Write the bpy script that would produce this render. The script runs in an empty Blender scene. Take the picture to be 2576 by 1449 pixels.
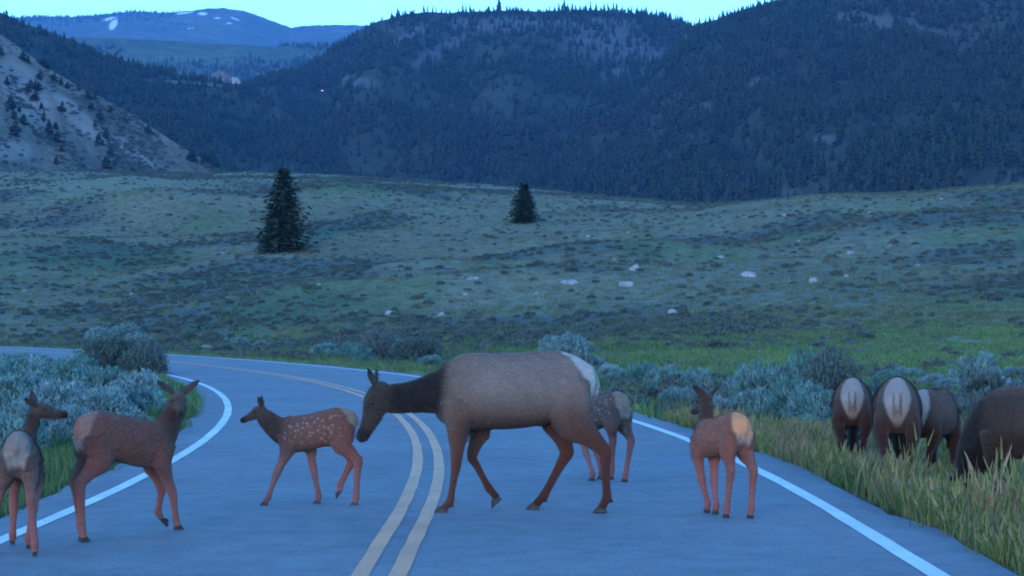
import bpy, bmesh, math, random
import numpy as np
from mathutils import Vector, Matrix, Euler

S = bpy.context.scene
COL = S.collection
R = math.radians

# ------------------------------------------------------------------ camera, sky, sun, exposure
CAM_H = 1.72
FPX = 5000.0            # focal length in units of a 2576 px wide frame
PITCH = math.atan(75.5 / FPX)
cd = bpy.data.cameras.new('camera')
cd.sensor_width = 36.0
cd.lens = 36.0 * FPX / 2576.0
cd.clip_start = 0.2
cd.clip_end = 40000.0
cam = bpy.data.objects.new('camera', cd)
COL.objects.link(cam)
cam.location = (0, 0, CAM_H)
cam.rotation_euler = (R(90) + PITCH, 0, 0)
S.camera = cam

SUN_EL, SUN_AZ = 8.0, 197.0      # low afterglow behind the camera (azimuth measured clockwise from +Y)
w = bpy.data.worlds.new('World')
S.world = w
w.use_nodes = True
nt = w.node_tree
nt.nodes.clear()
sky = nt.nodes.new('ShaderNodeTexSky')
sky.sky_type = 'NISHITA'
sky.sun_disc = False
sky.sun_elevation = R(SUN_EL)
sky.sun_rotation = R(SUN_AZ)
sky.altitude = 2000
sky.air_density = 1.0
sky.dust_density = 0.3
sky.ozone_density = 4.5
tint = nt.nodes.new('ShaderNodeMix')
tint.data_type = 'RGBA'
tint.blend_type = 'MULTIPLY'
tint.inputs['Factor'].default_value = 1.0
tint.inputs[7].default_value = (0.84, 0.98, 1.0, 1)
bg = nt.nodes.new('ShaderNodeBackground')
bg.inputs['Strength'].default_value = 0.15
wo = nt.nodes.new('ShaderNodeOutputWorld')
nt.links.new(sky.outputs[0], tint.inputs[6])
nt.links.new(tint.outputs[2], bg.inputs['Color'])
nt.links.new(bg.outputs[0], wo.inputs['Surface'])

sd = bpy.data.lights.new('sun', 'SUN')
sd.energy = 0.19
sd.angle = R(16)
sd.color = (1.0, 0.62, 0.40)
sun = bpy.data.objects.new('sun', sd)
COL.objects.link(sun)
_az, _el = R(SUN_AZ), R(SUN_EL)
_to = Vector((math.sin(_az) * math.cos(_el), math.cos(_az) * math.cos(_el), math.sin(_el)))
sun.rotation_euler = (-_to).to_track_quat('-Z', 'Y').to_euler()

vs = S.view_settings
vs.view_transform = 'Standard'
vs.look = 'None'
vs.gamma = 1.0
vs.exposure = 2.74
vs.use_curve_mapping = False
S.render.engine = 'CYCLES'
S.cycles.use_denoising = True
S.cycles.max_bounces = 5
S.cycles.diffuse_bounces = 3
S.cycles.glossy_bounces = 2
S.cycles.transparent_max_bounces = 6
S.cycles.volume_bounces = 0
S.cycles.filter_width = 1.9

# ------------------------------------------------------------------ helpers
rng = np.random.default_rng(7)
random.seed(7)

def _hash(ix, iy, seed):
    h = (ix.astype(np.int64) * 374761393 + iy.astype(np.int64) * 668265263 + seed * 974634777) & 0x7fffffff
    h = ((h ^ (h >> 13)) * 1274126177) & 0x7fffffff
    return ((h ^ (h >> 16)) & 0xffff) / 65535.0

def vnoise(x, y, seed=0):
    x = np.asarray(x, float); y = np.asarray(y, float)
    ix, iy = np.floor(x), np.floor(y)
    fx, fy = x - ix, y - iy
    fx = fx * fx * fx * (fx * (fx * 6 - 15) + 10)
    fy = fy * fy * fy * (fy * (fy * 6 - 15) + 10)
    a = _hash(ix, iy, seed); b = _hash(ix + 1, iy, seed)
    c = _hash(ix, iy + 1, seed); d = _hash(ix + 1, iy + 1, seed)
    return (a + (b - a) * fx) * (1 - fy) + (c + (d - c) * fx) * fy

def fbm(x, y, seed=0, octs=4, gain=0.5):
    v, amp, tot = 0.0, 1.0, 0.0
    for o in range(octs):
        v = v + amp * vnoise(np.asarray(x) * 2 ** o, np.asarray(y) * 2 ** o, seed + o * 17)
        tot += amp
        amp *= gain
    return v / tot

def sstep(a, b, x):
    t = np.clip((np.asarray(x, float) - a) / (b - a), 0, 1)
    return t * t * (3 - 2 * t)

def ray(px, py, full=False):
    """direction of a photo point (2576 wide frame; full=True: 3968 wide frame) with unit depth"""
    if full:
        px, py = px * 2576 / 3968, py * 2576 / 3968
    x, y = (px - 1288) / FPX, (724.5 - py) / FPX
    c, s = math.cos(PITCH), math.sin(PITCH)
    d = Vector((x, c - y * s, s + y * c))
    return d / d.y

def at(px, py, depth, full=False):
    return Vector((0, 0, CAM_H)) + ray(px, py, full) * depth

def G(px, py, z=0.0):
    """point of the level z under a 3968-frame photo point"""
    r = ray(px, py, True)
    return Vector((0, 0, CAM_H)) + r * ((z - CAM_H) / r.z)

def tag(o, label=None, cat=None, group=None, kind=None):
    if label: o['label'] = label
    if cat: o['category'] = cat
    if group: o['group'] = group
    if kind: o['kind'] = kind
    return o

def mesh_np(name, verts, faces, mats=(), smooth=False, midx=None):
    me = bpy.data.meshes.new(name)
    verts = np.asarray(verts, np.float32).reshape(-1, 3)
    if isinstance(faces, np.ndarray):
        n, k = faces.shape
        me.vertices.add(len(verts)); me.vertices.foreach_set('co', verts.ravel())
        me.loops.add(n * k); me.loops.foreach_set('vertex_index', faces.astype(np.int32).ravel())
        me.polygons.add(n); me.polygons.foreach_set('loop_start', np.arange(0, n * k, k, dtype=np.int32))
        me.polygons.foreach_set('loop_total', np.full(n, k, np.int32))
        me.update(calc_edges=True)
    else:
        me.from_pydata([tuple(map(float, v)) for v in verts], [], faces)
        me.update()
    for m in mats:
        me.materials.append(m)
    if midx is not None:
        me.polygons.foreach_set('material_index', np.asarray(midx, np.int32))
    if smooth:
        me.polygons.foreach_set('use_smooth', np.ones(len(me.polygons), bool))
    return me

def obj(name, me, parent=None, loc=None, link=True):
    o = bpy.data.objects.new(name, me)
    if link: COL.objects.link(o)
    if parent is not None: o.parent = parent
    if loc is not None: o.location = loc
    return o

def empty(name, loc=(0, 0, 0), rz=0.0):
    o = bpy.data.objects.new(name, None)
    COL.objects.link(o)
    o.location = loc
    o.rotation_euler = (0, 0, rz)
    o.empty_display_size = 0.2
    return o

def set_color_attr(me, name, cols):
    a = me.attributes.new(name, 'FLOAT_COLOR', 'POINT')
    c = np.ones((len(me.vertices), 4), np.float32)
    c[:, :3] = cols
    a.data.foreach_set('color', c.ravel())

# ------------------------------------------------------------------ materials
def new_mat(name, rough=0.9, spec=0.2):
    m = bpy.data.materials.new(name)
    m.use_nodes = True
    b = m.node_tree.nodes['Principled BSDF']
    b.inputs['Roughness'].default_value = rough
    b.inputs['Specular IOR Level'].default_value = spec
    return m, m.node_tree, b

def nd(t, typ, **kw):
    n = t.nodes.new(typ)
    for k, v in kw.items():
        setattr(n, k, v)
    return n

def mixc(t, a, b, fac, mode='MIX'):
    n = nd(t, 'ShaderNodeMix', data_type='RGBA', blend_type=mode)
    for sock, v in ((n.inputs['Factor'], fac), (n.inputs[6], a), (n.inputs[7], b)):
        if hasattr(v, 'is_linked'):
            t.links.new(v, sock)
        elif isinstance(v, (int, float)):
            sock.default_value = v
        else:
            sock.default_value = (*v, 1) if len(v) == 3 else v
    return n.outputs[2]

def noise(t, scale, detail=3, rough=0.55, vec=None):
    n = nd(t, 'ShaderNodeTexNoise')
    n.inputs['Scale'].default_value = scale
    n.inputs['Detail'].default_value = detail
    n.inputs['Roughness'].default_value = rough
    if vec is None:
        g = nd(t, 'ShaderNodeNewGeometry')
        vec = g.outputs['Position']
    t.links.new(vec, n.inputs['Vector'])
    return n.outputs['Fac']

def ramp(t, fac, stops):
    n = nd(t, 'ShaderNodeValToRGB')
    e = n.color_ramp.elements
    while len(e) < len(stops): e.new(0.5)
    for i, (p, c) in enumerate(stops):
        e[i].position = p
        e[i].color = (*c, 1) if not isinstance(c, (int, float)) else (c, c, c, 1)
    t.links.new(fac, n.inputs[0])
    return n.outputs[0]

def bump(t, b, h, strength=0.4, dist=0.02):
    n = nd(t, 'ShaderNodeBump')
    n.inputs['Strength'].default_value = strength
    n.inputs['Distance'].default_value = dist
    t.links.new(h, n.inputs['Height'])
    t.links.new(n.outputs[0], b.inputs['Normal'])

def objcoord(t):
    return nd(t, 'ShaderNodeTexCoord').outputs['Object']

def mat_leaf(name, c1, c2, c3, nscale=7.0, lo=0.65, hi=1.3, rough=0.8):
    """foliage: colour differs from plant to plant and slightly from leaf to leaf"""
    m, t, b = new_mat(name, rough, 0.15)
    oi = nd(t, 'ShaderNodeObjectInfo')
    base = ramp(t, oi.outputs['Random'], [(0.0, c1), (0.5, c2), (1.0, c3)])
    n = noise(t, nscale, 3)
    v = ramp(t, n, [(0.3, lo), (0.7, hi)])
    c = mixc(t, base, v, 1.0, 'MULTIPLY')
    t.links.new(c, b.inputs['Base Color'])
    return m

# asphalt
MAT_ROAD, t, b = new_mat('asphalt', 0.85, 0.25)
g = nd(t, 'ShaderNodeNewGeometry').outputs['Position']
n1 = noise(t, 0.35, 4, 0.6, g)
n2 = noise(t, 60.0, 2, 0.7, g)
n3 = noise(t, 3.0, 5, 0.65, g)
c = ramp(t, n1, [(0.3, (0.205, 0.205, 0.205)), (0.7, (0.265, 0.26, 0.255))])
c = mixc(t, c, ramp(t, n3, [(0.35, 0.86), (0.65, 1.1)]), 1.0, 'MULTIPLY')
c = mixc(t, c, ramp(t, n2, [(0.3, 0.72), (0.7, 1.25)]), 1.0, 'MULTIPLY')
t.links.new(c, b.inputs['Base Color'])
bump(t, b, n2, 0.5, 0.01)

def mat_paint(name, col, wear):
    m, t, b = new_mat(name, 0.6, 0.4)
    g = nd(t, 'ShaderNodeNewGeometry').outputs['Position']
    n = noise(t, 9.0, 5, 0.75, g)
    f = ramp(t, n, [(wear, 1.0), (wear + 0.12, 0.0)])
    n2 = noise(t, 1.2, 3, 0.6, g)
    cc = mixc(t, col, ramp(t, n2, [(0.3, 0.8), (0.7, 1.05)]), 1.0, 'MULTIPLY')
    c = mixc(t, cc, (0.2, 0.2, 0.2), f)
    t.links.new(c, b.inputs['Base Color'])
    return m
MAT_WHITE = mat_paint('white_road_paint', (0.80, 0.78, 0.74), 0.30)
MAT_YELLOW = mat_paint('yellow_road_paint', (0.90, 0.36, 0.15), 0.30)

# ground: per-vertex plant cover colour times fine grain
MAT_GROUND, t, b = new_mat('meadow_ground', 0.95, 0.05)
at_ = nd(t, 'ShaderNodeAttribute', attribute_name='cover')
g = nd(t, 'ShaderNodeNewGeometry').outputs['Position']
na = noise(t, 0.6, 6, 0.7, g)
nb = noise(t, 6.0, 4, 0.7, g)
c = mixc(t, at_.outputs['Color'], ramp(t, na, [(0.28, (0.55, 0.60, 0.64)), (0.5, (1, 1, 1)), (0.72, (1.4, 1.28, 1.12))]), 1.0, 'MULTIPLY')
c = mixc(t, c, ramp(t, nb, [(0.3, 0.65), (0.7, 1.3)]), 1.0, 'MULTIPLY')
t.links.new(c, b.inputs['Base Color'])
bump(t, b, nb, 0.8, 0.12)

def mat_hill(name, c_lo, c_hi, scale, bare=None, lo=0.3):
    m, t, b = new_mat(name, 0.95, 0.05)
    g = nd(t, 'ShaderNodeNewGeometry').outputs['Position']
    n = noise(t, scale, 7, 0.65, g)
    c = ramp(t, n, [(0.3, c_lo), (0.7, c_hi)])
    n2 = noise(t, scale * 18, 4, 0.7, g)
    c = mixc(t, c, ramp(t, n2, [(0.3, 0.55), (0.7, 1.4)]), 1.0, 'MULTIPLY')
    at_ = nd(t, 'ShaderNodeAttribute', attribute_name='bare')
    if bare is not None:
        n3 = noise(t, scale * 5, 5, 0.65, g)
        mu = nd(t, 'ShaderNodeMath', operation='MULTIPLY')
        t.links.new(at_.outputs['Fac'], mu.inputs[0])
        t.links.new(ramp(t, n3, [(0.25, lo), (0.6, 1.0)]), mu.inputs[1])
        c = mixc(t, c, bare, mu.outputs[0])
    t.links.new(c, b.inputs['Base Color'])
    return m

MAT_FOREST_FLOOR = mat_hill('forest_floor', (0.028, 0.038, 0.022), (0.07, 0.075, 0.045), 0.004, bare=(0.125, 0.115, 0.105))
MAT_BARE_HILL = mat_hill('dry_hill', (0.095, 0.085, 0.058), (0.265, 0.20, 0.145), 0.012, bare=(0.34, 0.26, 0.21))
MAT_PLATEAU = mat_hill('far_plateau', (0.05, 0.065, 0.035), (0.16, 0.18, 0.09), 0.0016)
MAT_FAR_MTN = mat_hill('far_mountain', (0.06, 0.075, 0.06), (0.16, 0.17, 0.13), 0.0012, bare=(0.95, 0.95, 0.95), lo=0.8)
MAT_SNOW, t, b = new_mat('old_snow', 0.6, 0.3)
b.inputs['Base Color'].default_value = (0.82, 0.84, 0.88, 1)
MAT_CONIFER = mat_leaf('conifer_needles', (0.022, 0.042, 0.022), (0.034, 0.056, 0.028), (0.055, 0.07, 0.04))
MAT_CONIFER_NEAR = mat_leaf('spruce_needles', (0.03, 0.055, 0.026), (0.036, 0.06, 0.03), (0.042, 0.064, 0.03), 1.1, 0.5, 1.9)
MAT_BARK, t, b = new_mat('bark', 0.95, 0.1)
n = noise(t, 12.0, 4, 0.7, objcoord(t))
t.links.new(ramp(t, n, [(0.3, (0.05, 0.035, 0.025)), (0.7, (0.14, 0.105, 0.08))]), b.inputs['Base Color'])
MAT_SAGE = mat_leaf('sagebrush_leaves', (0.10, 0.225, 0.19), (0.15, 0.27, 0.24), (0.22, 0.33, 0.325), 3.5, 0.45, 1.5)
MAT_SAGE_FAR = mat_leaf('distant_sagebrush_leaves', (0.065, 0.10, 0.085), (0.09, 0.13, 0.11), (0.12, 0.155, 0.14))
MAT_SAGE_DARK = mat_leaf('dark_shrub_leaves', (0.075, 0.115, 0.10), (0.10, 0.145, 0.125), (0.125, 0.165, 0.15))
MAT_GRASS = mat_leaf('green_grass', (0.065, 0.15, 0.045), (0.10, 0.175, 0.055), (0.15, 0.19, 0.08))
MAT_GRASS_FLAT = mat_leaf('flat_grass_blades', (0.115, 0.245, 0.07), (0.155, 0.265, 0.085), (0.21, 0.27, 0.11))
MAT_GRASS_DRY = mat_leaf('seeding_grass', (0.19, 0.23, 0.055), (0.27, 0.24, 0.09), (0.34, 0.21, 0.14))
MAT_GRASS_SLOPE = mat_leaf('slope_grass_blades', (0.11, 0.155, 0.085), (0.15, 0.175, 0.105), (0.19, 0.19, 0.12))
MAT_ROCK, t, b = new_mat('pale_rock', 0.9, 0.2)
n = noise(t, 3.0, 6, 0.65, objcoord(t))
t.links.new(ramp(t, n, [(0.3, (0.22, 0.21, 0.20)), (0.7, (0.48, 0.46, 0.44))]), b.inputs['Base Color'])
bump(t, b, n, 0.6, 0.05)
# ------------------------------------------------------------------ road course
def road_course():
    x, y, h = -1.05, -30.0, 0.004      # heading measured from +Y towards +X
    pts, ds = [], 0.5
    s = -30.0
    while s < 330:
        pts.append((x, y, h))
        if s < 17: k = 0.0
        elif s < 64: k = -1 / 148.0
        elif s < 230: k = -1 / 235.0
        else: k = 0.0
        h += k * ds
        x += math.sin(h) * ds
        y += math.cos(h) * ds
        s += ds
    return np.array(pts)
RC = road_course()
RX, RY, RH = RC[:, 0], RC[:, 1], RC[:, 2]
OFF_L, OFF_R = -3.08, 3.72            # edge lines
EDGE_L, EDGE_R = OFF_L - 0.55, OFF_R + 0.55

def road_offset(X, Y):
    """signed distance from the centre line (right positive)"""
    X = np.asarray(X, float).ravel(); Y = np.asarray(Y, float).ravel()
    out = np.empty(len(X))
    for i in range(0, len(X), 20000):
        xs, ys = X[i:i + 20000, None], Y[i:i + 20000, None]
        d2 = (xs - RX[None, ::2]) ** 2 + (ys - RY[None, ::2]) ** 2
        j = d2.argmin(1)
        jj = j * 2
        dx, dy = xs[:, 0] - RX[jj], ys[:, 0] - RY[jj]
        sgn = np.sign(dx * np.cos(RH[jj]) - dy * np.sin(RH[jj]))
        out[i:i + 20000] = np.sqrt(d2[np.arange(len(j)), j]) * sgn
    return out

# ------------------------------------------------------------------ ground height
CREST_X = [-1500, -400, 0, 150, 300, 500, 640, 700, 860, 1000, 1150, 1280, 1400, 1550, 1750, 1900, 2100, 2200, 2320, 2450, 2576, 3000, 4000]
CREST_Y = [428, 430, 432, 431, 433, 436, 432, 437, 440, 448, 458, 466, 478, 498, 516, 505, 491, 490, 482, 472, 463, 445, 430]

def col_of(X, Y):
    return np.clip(1288 + FPX * X / np.maximum(Y, 1.0), -1500, 4000)

MOUNDS = [  # image column, distance, height, half width across, half width along
    (260, 455, 4.2, 22, 30), (60, 300, 2.6, 16, 24), (620, 265, 2.0, 14, 18), (880, 400, 3.0, 20, 22),
    (1120, 340, 2.4, 22, 18), (1500, 250, 2.2, 16, 17), (1330, 190, 1.3, 15, 13), (2000, 345, 2.6, 20, 16),
    (1750, 300, 2.0, 18, 14), (2350, 260, 2.0, 17, 16), (2100, 205, 1.2, 14, 11), (700, 190, 1.0, 12, 10),
    (2550, 320, 2.4, 14, 16), (380, 380, 2.0, 14, 14), (1000, 215, 1.2, 13, 11), (1650, 400, 2.2, 16, 12)]

def ground_z(X, Y):
    shp = np.shape(X)
    X = np.asarray(X, float).ravel(); Y = np.asarray(Y, float).ravel()
    c = col_of(X, Y)
    d = Y
    d0 = np.interp(c, [300, 700, 1100, 1500], [165, 138, 108, 96])
    dc = np.interp(c, [0, 640, 1300, 1750, 2100, 2576], [560, 560, 520, 430, 400, 380])
    yc = np.interp(c, CREST_X, CREST_Y)
    y0 = 800 + 8600 / d0
    tau = np.clip((d - d0) / (dc - d0), 0, 1)
    g = 1 - (1 - tau) ** 1.75
    y = y0 + (yc - y0) * g
    z = CAM_H + (800 - y) / FPX * d
    zc = CAM_H + (800 - yc) / FPX * dc
    over = np.maximum(d - dc, 0)
    z = np.where(d > dc, zc - 0.07 * over * np.clip(over / 60, 0, 1), z)
    z = np.where(d < d0, 0.0, z)
    z = np.maximum(z, -6)
    # rolling relief
    env = sstep(d0 + 5, d0 + 120, d) * (1 - 0.9 * sstep(0.6, 0.95, tau))
    n = fbm(X / 62.0 + 3.1, Y / 48.0, 3, 3) - 0.5
    z = z + env * 7.5 * n
    n2 = fbm(X / 17.0, Y / 15.0, 9, 3) - 0.5
    z = z + sstep(d0 - 20, d0 + 60, d) * 0.9 * n2
    for (mc, md, mh, wx, wy) in MOUNDS:
        mx = (mc - 1288) / FPX * md
        q = ((X - mx) / wx) ** 2 + ((Y - md) / wy) ** 2
        z = z + 1.35 * mh * np.exp(-q) * (1 - 0.9 * sstep(0.55, 0.9, tau))
    # verge and ditch beside the road
    near = Y < 330
    off = np.full(len(X), 99.0)
    if near.any():
        off[near] = road_offset(X[near], Y[near])
    out_r = off - EDGE_R
    out_l = EDGE_L - off
    vr = -0.07 - 0.27 * sstep(0.05, 1.5, out_r) + 0.16 * sstep(6, 18, out_r)
    vl = -0.06 - 0.10 * sstep(0.05, 1.6, out_l) + 0.10 * sstep(4, 12, out_l)
    inside = (off > EDGE_L) & (off < EDGE_R)
    v = np.where(off > 0, vr, vl)
    v = np.where(inside, -0.09, v)
    fade = 1 - sstep(14, 40, np.abs(off))
    wv = 0.10 * (fbm(X / 2.3, Y / 2.3, 5, 3) - 0.5) + 0.25 * (fbm(X / 9.0, Y / 9.0, 6, 2) - 0.5)
    wv = wv * sstep(0.3, 3.0, np.maximum(out_r, out_l))
    z = np.where(np.abs(off) < 40, z * (1 - fade) + v * fade, z) + np.where(near, wv, 0) 
    return z.reshape(shp)

def hit(px, py, lo=8.0, hi=900.0):
    """first ground point along the line of sight of a photo point"""
    r = ray(px, py)
    ds = np.exp(np.linspace(math.log(lo), math.log(hi), 900))
    X, Y, Z = r.x * ds, ds, CAM_H + r.z * ds
    gz = ground_z(X, Y)
    i = int(np.argmax(gz >= Z)) if (gz >= Z).any() else len(ds) - 1
    return Vector((X[i], Y[i], gz[i]))

def hits(P):
    return [hit(*p) for p in P]

# plant cover (0..1 sage share, green share)
def cover_maps(X, Y):
    c = col_of(X, Y)
    sage = fbm(X / 30.0 + 11, Y / 22.0 + 5, 21, 4)
    sage = sstep(0.42, 0.60, sage + 0.10 * (fbm(X / 6.0, Y / 6.0, 23, 2) - 0.5))
    hi = ground_z(X, Y)
    green = (1 - sstep(70, 140, Y)) * sstep(1100, 1500, c) * sstep(45, 60, Y)
    green = np.maximum(green, 0.7 * (1 - sstep(60, 120, Y)) * sstep(35, 50, Y))
    green = np.clip(green + 0.55 * (sstep(0.60, 0.72, fbm(X / 18.0 + 7, Y / 30.0, 31, 3))), 0, 1)
    off = road_offset(X, Y)
    verge = np.exp(-((np.abs(off - 0.32) - 4.6) / 1.6) ** 2)
    green = np.clip(np.maximum(green, verge), 0, 1)
    return sage, green, off

# ------------------------------------------------------------------ ground sheet
az_front = np.linspace(-0.33, 0.33, 470)
az_side = np.concatenate([np.linspace(0.33, math.pi, 42)[1:], np.linspace(-math.pi, -0.33, 42)[1:-1]])
az = np.concatenate([az_front, az_side])
rr = np.concatenate([np.exp(np.linspace(math.log(3.0), math.log(900.0), 430)), [1000, 1200, 1600, 2200, 3000, 4500]])
A, RR = np.meshgrid(az, rr)
DEPTH = np.where(np.abs(A) < 0.34, RR / np.cos(A), RR)
GX, GY = DEPTH * np.sin(A), DEPTH * np.cos(A)
GZ = ground_z(GX, GY)
nr, na_ = GX.shape
gv = np.stack([GX.ravel(), GY.ravel(), GZ.ravel()], 1)
i0 = np.arange(nr - 1)[:, None] * na_
j0 = np.arange(na_)[None, :]
j1 = (j0 + 1) % na_
f = np.stack([i0 + j0, i0 + na_ + j0, i0 + na_ + j1, i0 + j1], -1).reshape(-1, 4)
f = f[:, ::-1]
gv = np.vstack([gv, [[0, 0, -0.09]]])
me = mesh_np('ground', gv, f, [MAT_GROUND], smooth=True)
bm = bmesh.new(); bm.from_mesh(me); bm.verts.ensure_lookup_table()
ci = len(gv) - 1
for j in range(na_):
    fc = bm.faces.new((bm.verts[ci], bm.verts[(j + 1) % na_], bm.verts[j]))
    fc.smooth = True
bmesh.ops.recalc_face_normals(bm, faces=bm.faces[:])
bm.to_mesh(me); bm.free()
if me.polygons[1000].normal.z < 0:
    me.flip_normals()
sage_m, green_m, off_m = cover_maps(gv[:, 0], gv[:, 1])
tan = np.array([0.205, 0.205, 0.130]); sagec = np.array([0.085, 0.120, 0.105]); grn = np.array([0.105, 0.18, 0.065])
pat = fbm(gv[:, 0] / 45.0, gv[:, 1] / 30.0, 41, 3)[:, None]
base = tan * (0.85 + 0.35 * pat)
cov = base * (1 - 0.8 * sage_m[:, None]) + sagec * 0.8 * sage_m[:, None]
cov = cov * (1 - 0.8 * green_m[:, None]) + grn * 0.8 * green_m[:, None]
out_r = off_m - EDGE_R; out_l = EDGE_L - off_m
grav = np.clip(1 - np.minimum(np.where(out_r > 0, out_r, 9), np.where(out_l > 0, out_l, 9)) / 0.35, 0, 1)[:, None]
cov = cov * (1 - grav) + np.array([0.12, 0.11, 0.10]) * grav
set_color_attr(me, 'cover', cov)
ground = tag(obj('ground', me), kind='structure')

# bare earth patches in the green flat
def patch(name, px, py, rx, ry, col, label):
    p = hit(px, py)
    m, t, b = new_mat(name + '_soil', 0.95, 0.05)
    n = noise(t, 2.0, 5, 0.7)
    t.links.new(ramp(t, n, [(0.3, tuple(0.7 * v for v in col)), (0.7, col)]), b.inputs['Base Color'])
    nt_, na2 = 8, 40
    V, F = [], []
    for i in range(nt_):
        for j in range(na2):
            a = 2 * math.pi * j / na2
            k = (0.75 + 0.5 * float(vnoise(2 + 2 * math.cos(a), 2 + 2 * math.sin(a), 77))) * (i + 0.02) / (nt_ - 1)
            V.append((p.x + rx * k * math.cos(a), p.y + ry * k * math.sin(a)))
    V = np.array(V)
    z = ground_z(V[:, 0], V[:, 1]) + 0.03
    for i in range(nt_ - 1):
        for j in range(na2):
            F.append((i * na2 + j, i * na2 + (j + 1) % na2, (i + 1) * na2 + (j + 1) % na2, (i + 1) * na2 + j))
    me = mesh_np(name, np.c_[V, z], np.array(F), [m], True)
    return tag(obj(name, me), label, kind='structure')
patch('bare_earth', 2445, 858, 1.25, 5.0, (0.36, 0.33, 0.31), 'pale bare earth patch in the green flat')
patch('dark_earth', 2090, 860, 2.0, 6.0, (0.10, 0.095, 0.10), 'dark muddy hollow in the green flat')

# ------------------------------------------------------------------ road sheet and markings
def ribbon(offs, z, idx, wob=None):
    V, F = [], []
    k = len(offs)
    for n_, i in enumerate(idx):
        x, y, h = RC[i]
        for q, o in enumerate(offs):
            oo = o + (wob(n_, q) if wob else 0)
            V.append((x + math.cos(h) * oo, y - math.sin(h) * oo, z[q] if hasattr(z, '__len__') else z))
    for n_ in range(len(idx) - 1):
        for q in range(k - 1):
            a = n_ * k + q
            F.append((a, a + 1, a + k + 1, a + k))
    return np.array(V), np.array(F)

idx = list(range(0, len(RC), 1))
wl = [0.16 * float(vnoise(i * 0.21, 3.0, 51)) + 0.10 * float(vnoise(i * 0.9, 8.0, 52)) - 0.13 for i in idx]
wr = [0.16 * float(vnoise(i * 0.23, 13.0, 53)) + 0.10 * float(vnoise(i * 0.8, 18.0, 54)) - 0.13 for i in idx]
offs = [EDGE_L - 0.16, EDGE_L, EDGE_L + 0.3, OFF_L, -1.5, 0, 1.8, OFF_R, EDGE_R - 0.3, EDGE_R, EDGE_R + 0.16]
V, F = ribbon(offs, [-0.12, -0.004, 0, 0, 0.012, 0.02, 0.012, 0, 0, -0.004, -0.14], idx,
              lambda n_, q: wl[n_] if q < 2 else (wr[n_] if q > 8 else 0))
road = tag(obj('road', mesh_np('road', V, F, [MAT_ROAD], True)), 'grey asphalt road curving left through the meadow', kind='structure')
def crown(o):
    return float(np.interp(o, offs, [-0.12, -0.004, 0, 0, 0.012, 0.02, 0.012, 0, 0, -0.004, -0.14]))
def line(name, o, wd, m, seed):
    e = lambda n_, q: 0.012 * (float(vnoise(n_ * 0.8, q * 9.0, seed)) - 0.5)
    V, F = ribbon([o - wd / 2, o + wd / 2], [crown(o - wd / 2) + 0.005, crown(o + wd / 2) + 0.005], idx, e)
    return obj(name, mesh_np(name, V, F, [m], True), road)
line('edge_line', OFF_L, 0.135, MAT_WHITE, 61)
line('edge_line', OFF_R, 0.15, MAT_WHITE, 62)
line('centre_line', -0.125, 0.12, MAT_YELLOW, 63)
line('centre_line', 0.125, 0.12, MAT_YELLOW, 64)
# ------------------------------------------------------------------ hills
def curve(pts):
    xs = np.array([p[0] for p in pts], float); ys = np.array([p[1] for p in pts], float)
    return xs, ys

class Hill:
    """a slope facing the meadow: foot line, ridge line and a far side, as one terrain sheet"""
    def __init__(s, ridge, d_foot, d_ridge, z_foot, rough, seed, power=1.0, gull=0.0, gscale=140.0):
        s.rx, s.ry = curve(ridge)
        s.df, s.dr, s.zf = d_foot, d_ridge, z_foot
        s.rough, s.seed, s.power, s.gull, s.gs = rough, seed, power, gull, gscale
    def val(s, v, c):
        return np.interp(c, *curve(v)) if isinstance(v, (list, tuple)) else np.full(np.shape(c), float(v))
    def pos(s, c, t):
        """column c, t 0..1 foot to ridge, above 1 the far side"""
        c = np.asarray(c, float); t = np.asarray(t, float)
        df, dr = s.val(s.df, c), s.val(s.dr, c)
        yr = np.interp(c, s.rx, s.ry)
        zr = CAM_H + (800 - yr) / FPX * dr
        zf = np.minimum(s.val(s.zf, c), zr - 2)
        d = df + (dr - df) * t
        X, Y = (c - 1288) / FPX * d, d
        tt = np.clip(t, 0, 1)
        z = zf + (zr - zf) * tt ** s.power
        e = np.sin(np.pi * np.clip(tt, 0, 1)) ** 0.7
        z = z + e * s.rough * (fbm(X / s.gs, Y / (s.gs * 1.6), s.seed, 5) - 0.5)
        if s.gull:
            q = np.abs(fbm(X / (s.gs * 0.8) + 5, Y / (s.gs * 4.0), s.seed + 3, 3) - 0.5) * 2
            z = z + e * s.gull * (q - 0.35)
        z = z + (0.02 * s.rough) * (fbm(X / 14.0, Y / 14.0, s.seed + 7, 2) - 0.5) * 2
        z = np.where(t > 1, z - (t - 1) * (zr - zf) * 0.8, z)
        return X, Y, z
    def build(s, name, c0, c1, nc, ntt, mat, label, bare=None):
        c = np.linspace(c0, c1, nc)
        t = np.concatenate([np.linspace(-0.03, 1, ntt), [1.02, 1.08, 1.25, 1.5]])
        C, T = np.meshgrid(c, t)
        X, Y, Z = s.pos(C, T)
        n_, m_ = X.shape
        i0 = np.arange(n_ - 1)[:, None] * m_; j0 = np.arange(m_ - 1)[None, :]
        f = np.stack([i0 + j0, i0 + j0 + 1, i0 + m_ + j0 + 1, i0 + m_ + j0], -1).reshape(-1, 4)
        me = mesh_np(name, np.stack([X.ravel(), Y.ravel(), Z.ravel()], 1), f, [mat], True)
        a = me.attributes.new('bare', 'FLOAT', 'POINT')
        y_im = 800 - (Z - CAM_H) / Y * FPX
        bv = bare(C, y_im) if bare else np.zeros_like(C)
        a.data.foreach_set('value', bv.ravel().astype(np.float32))
        return tag(obj(name, me), label, kind='structure')

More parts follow.
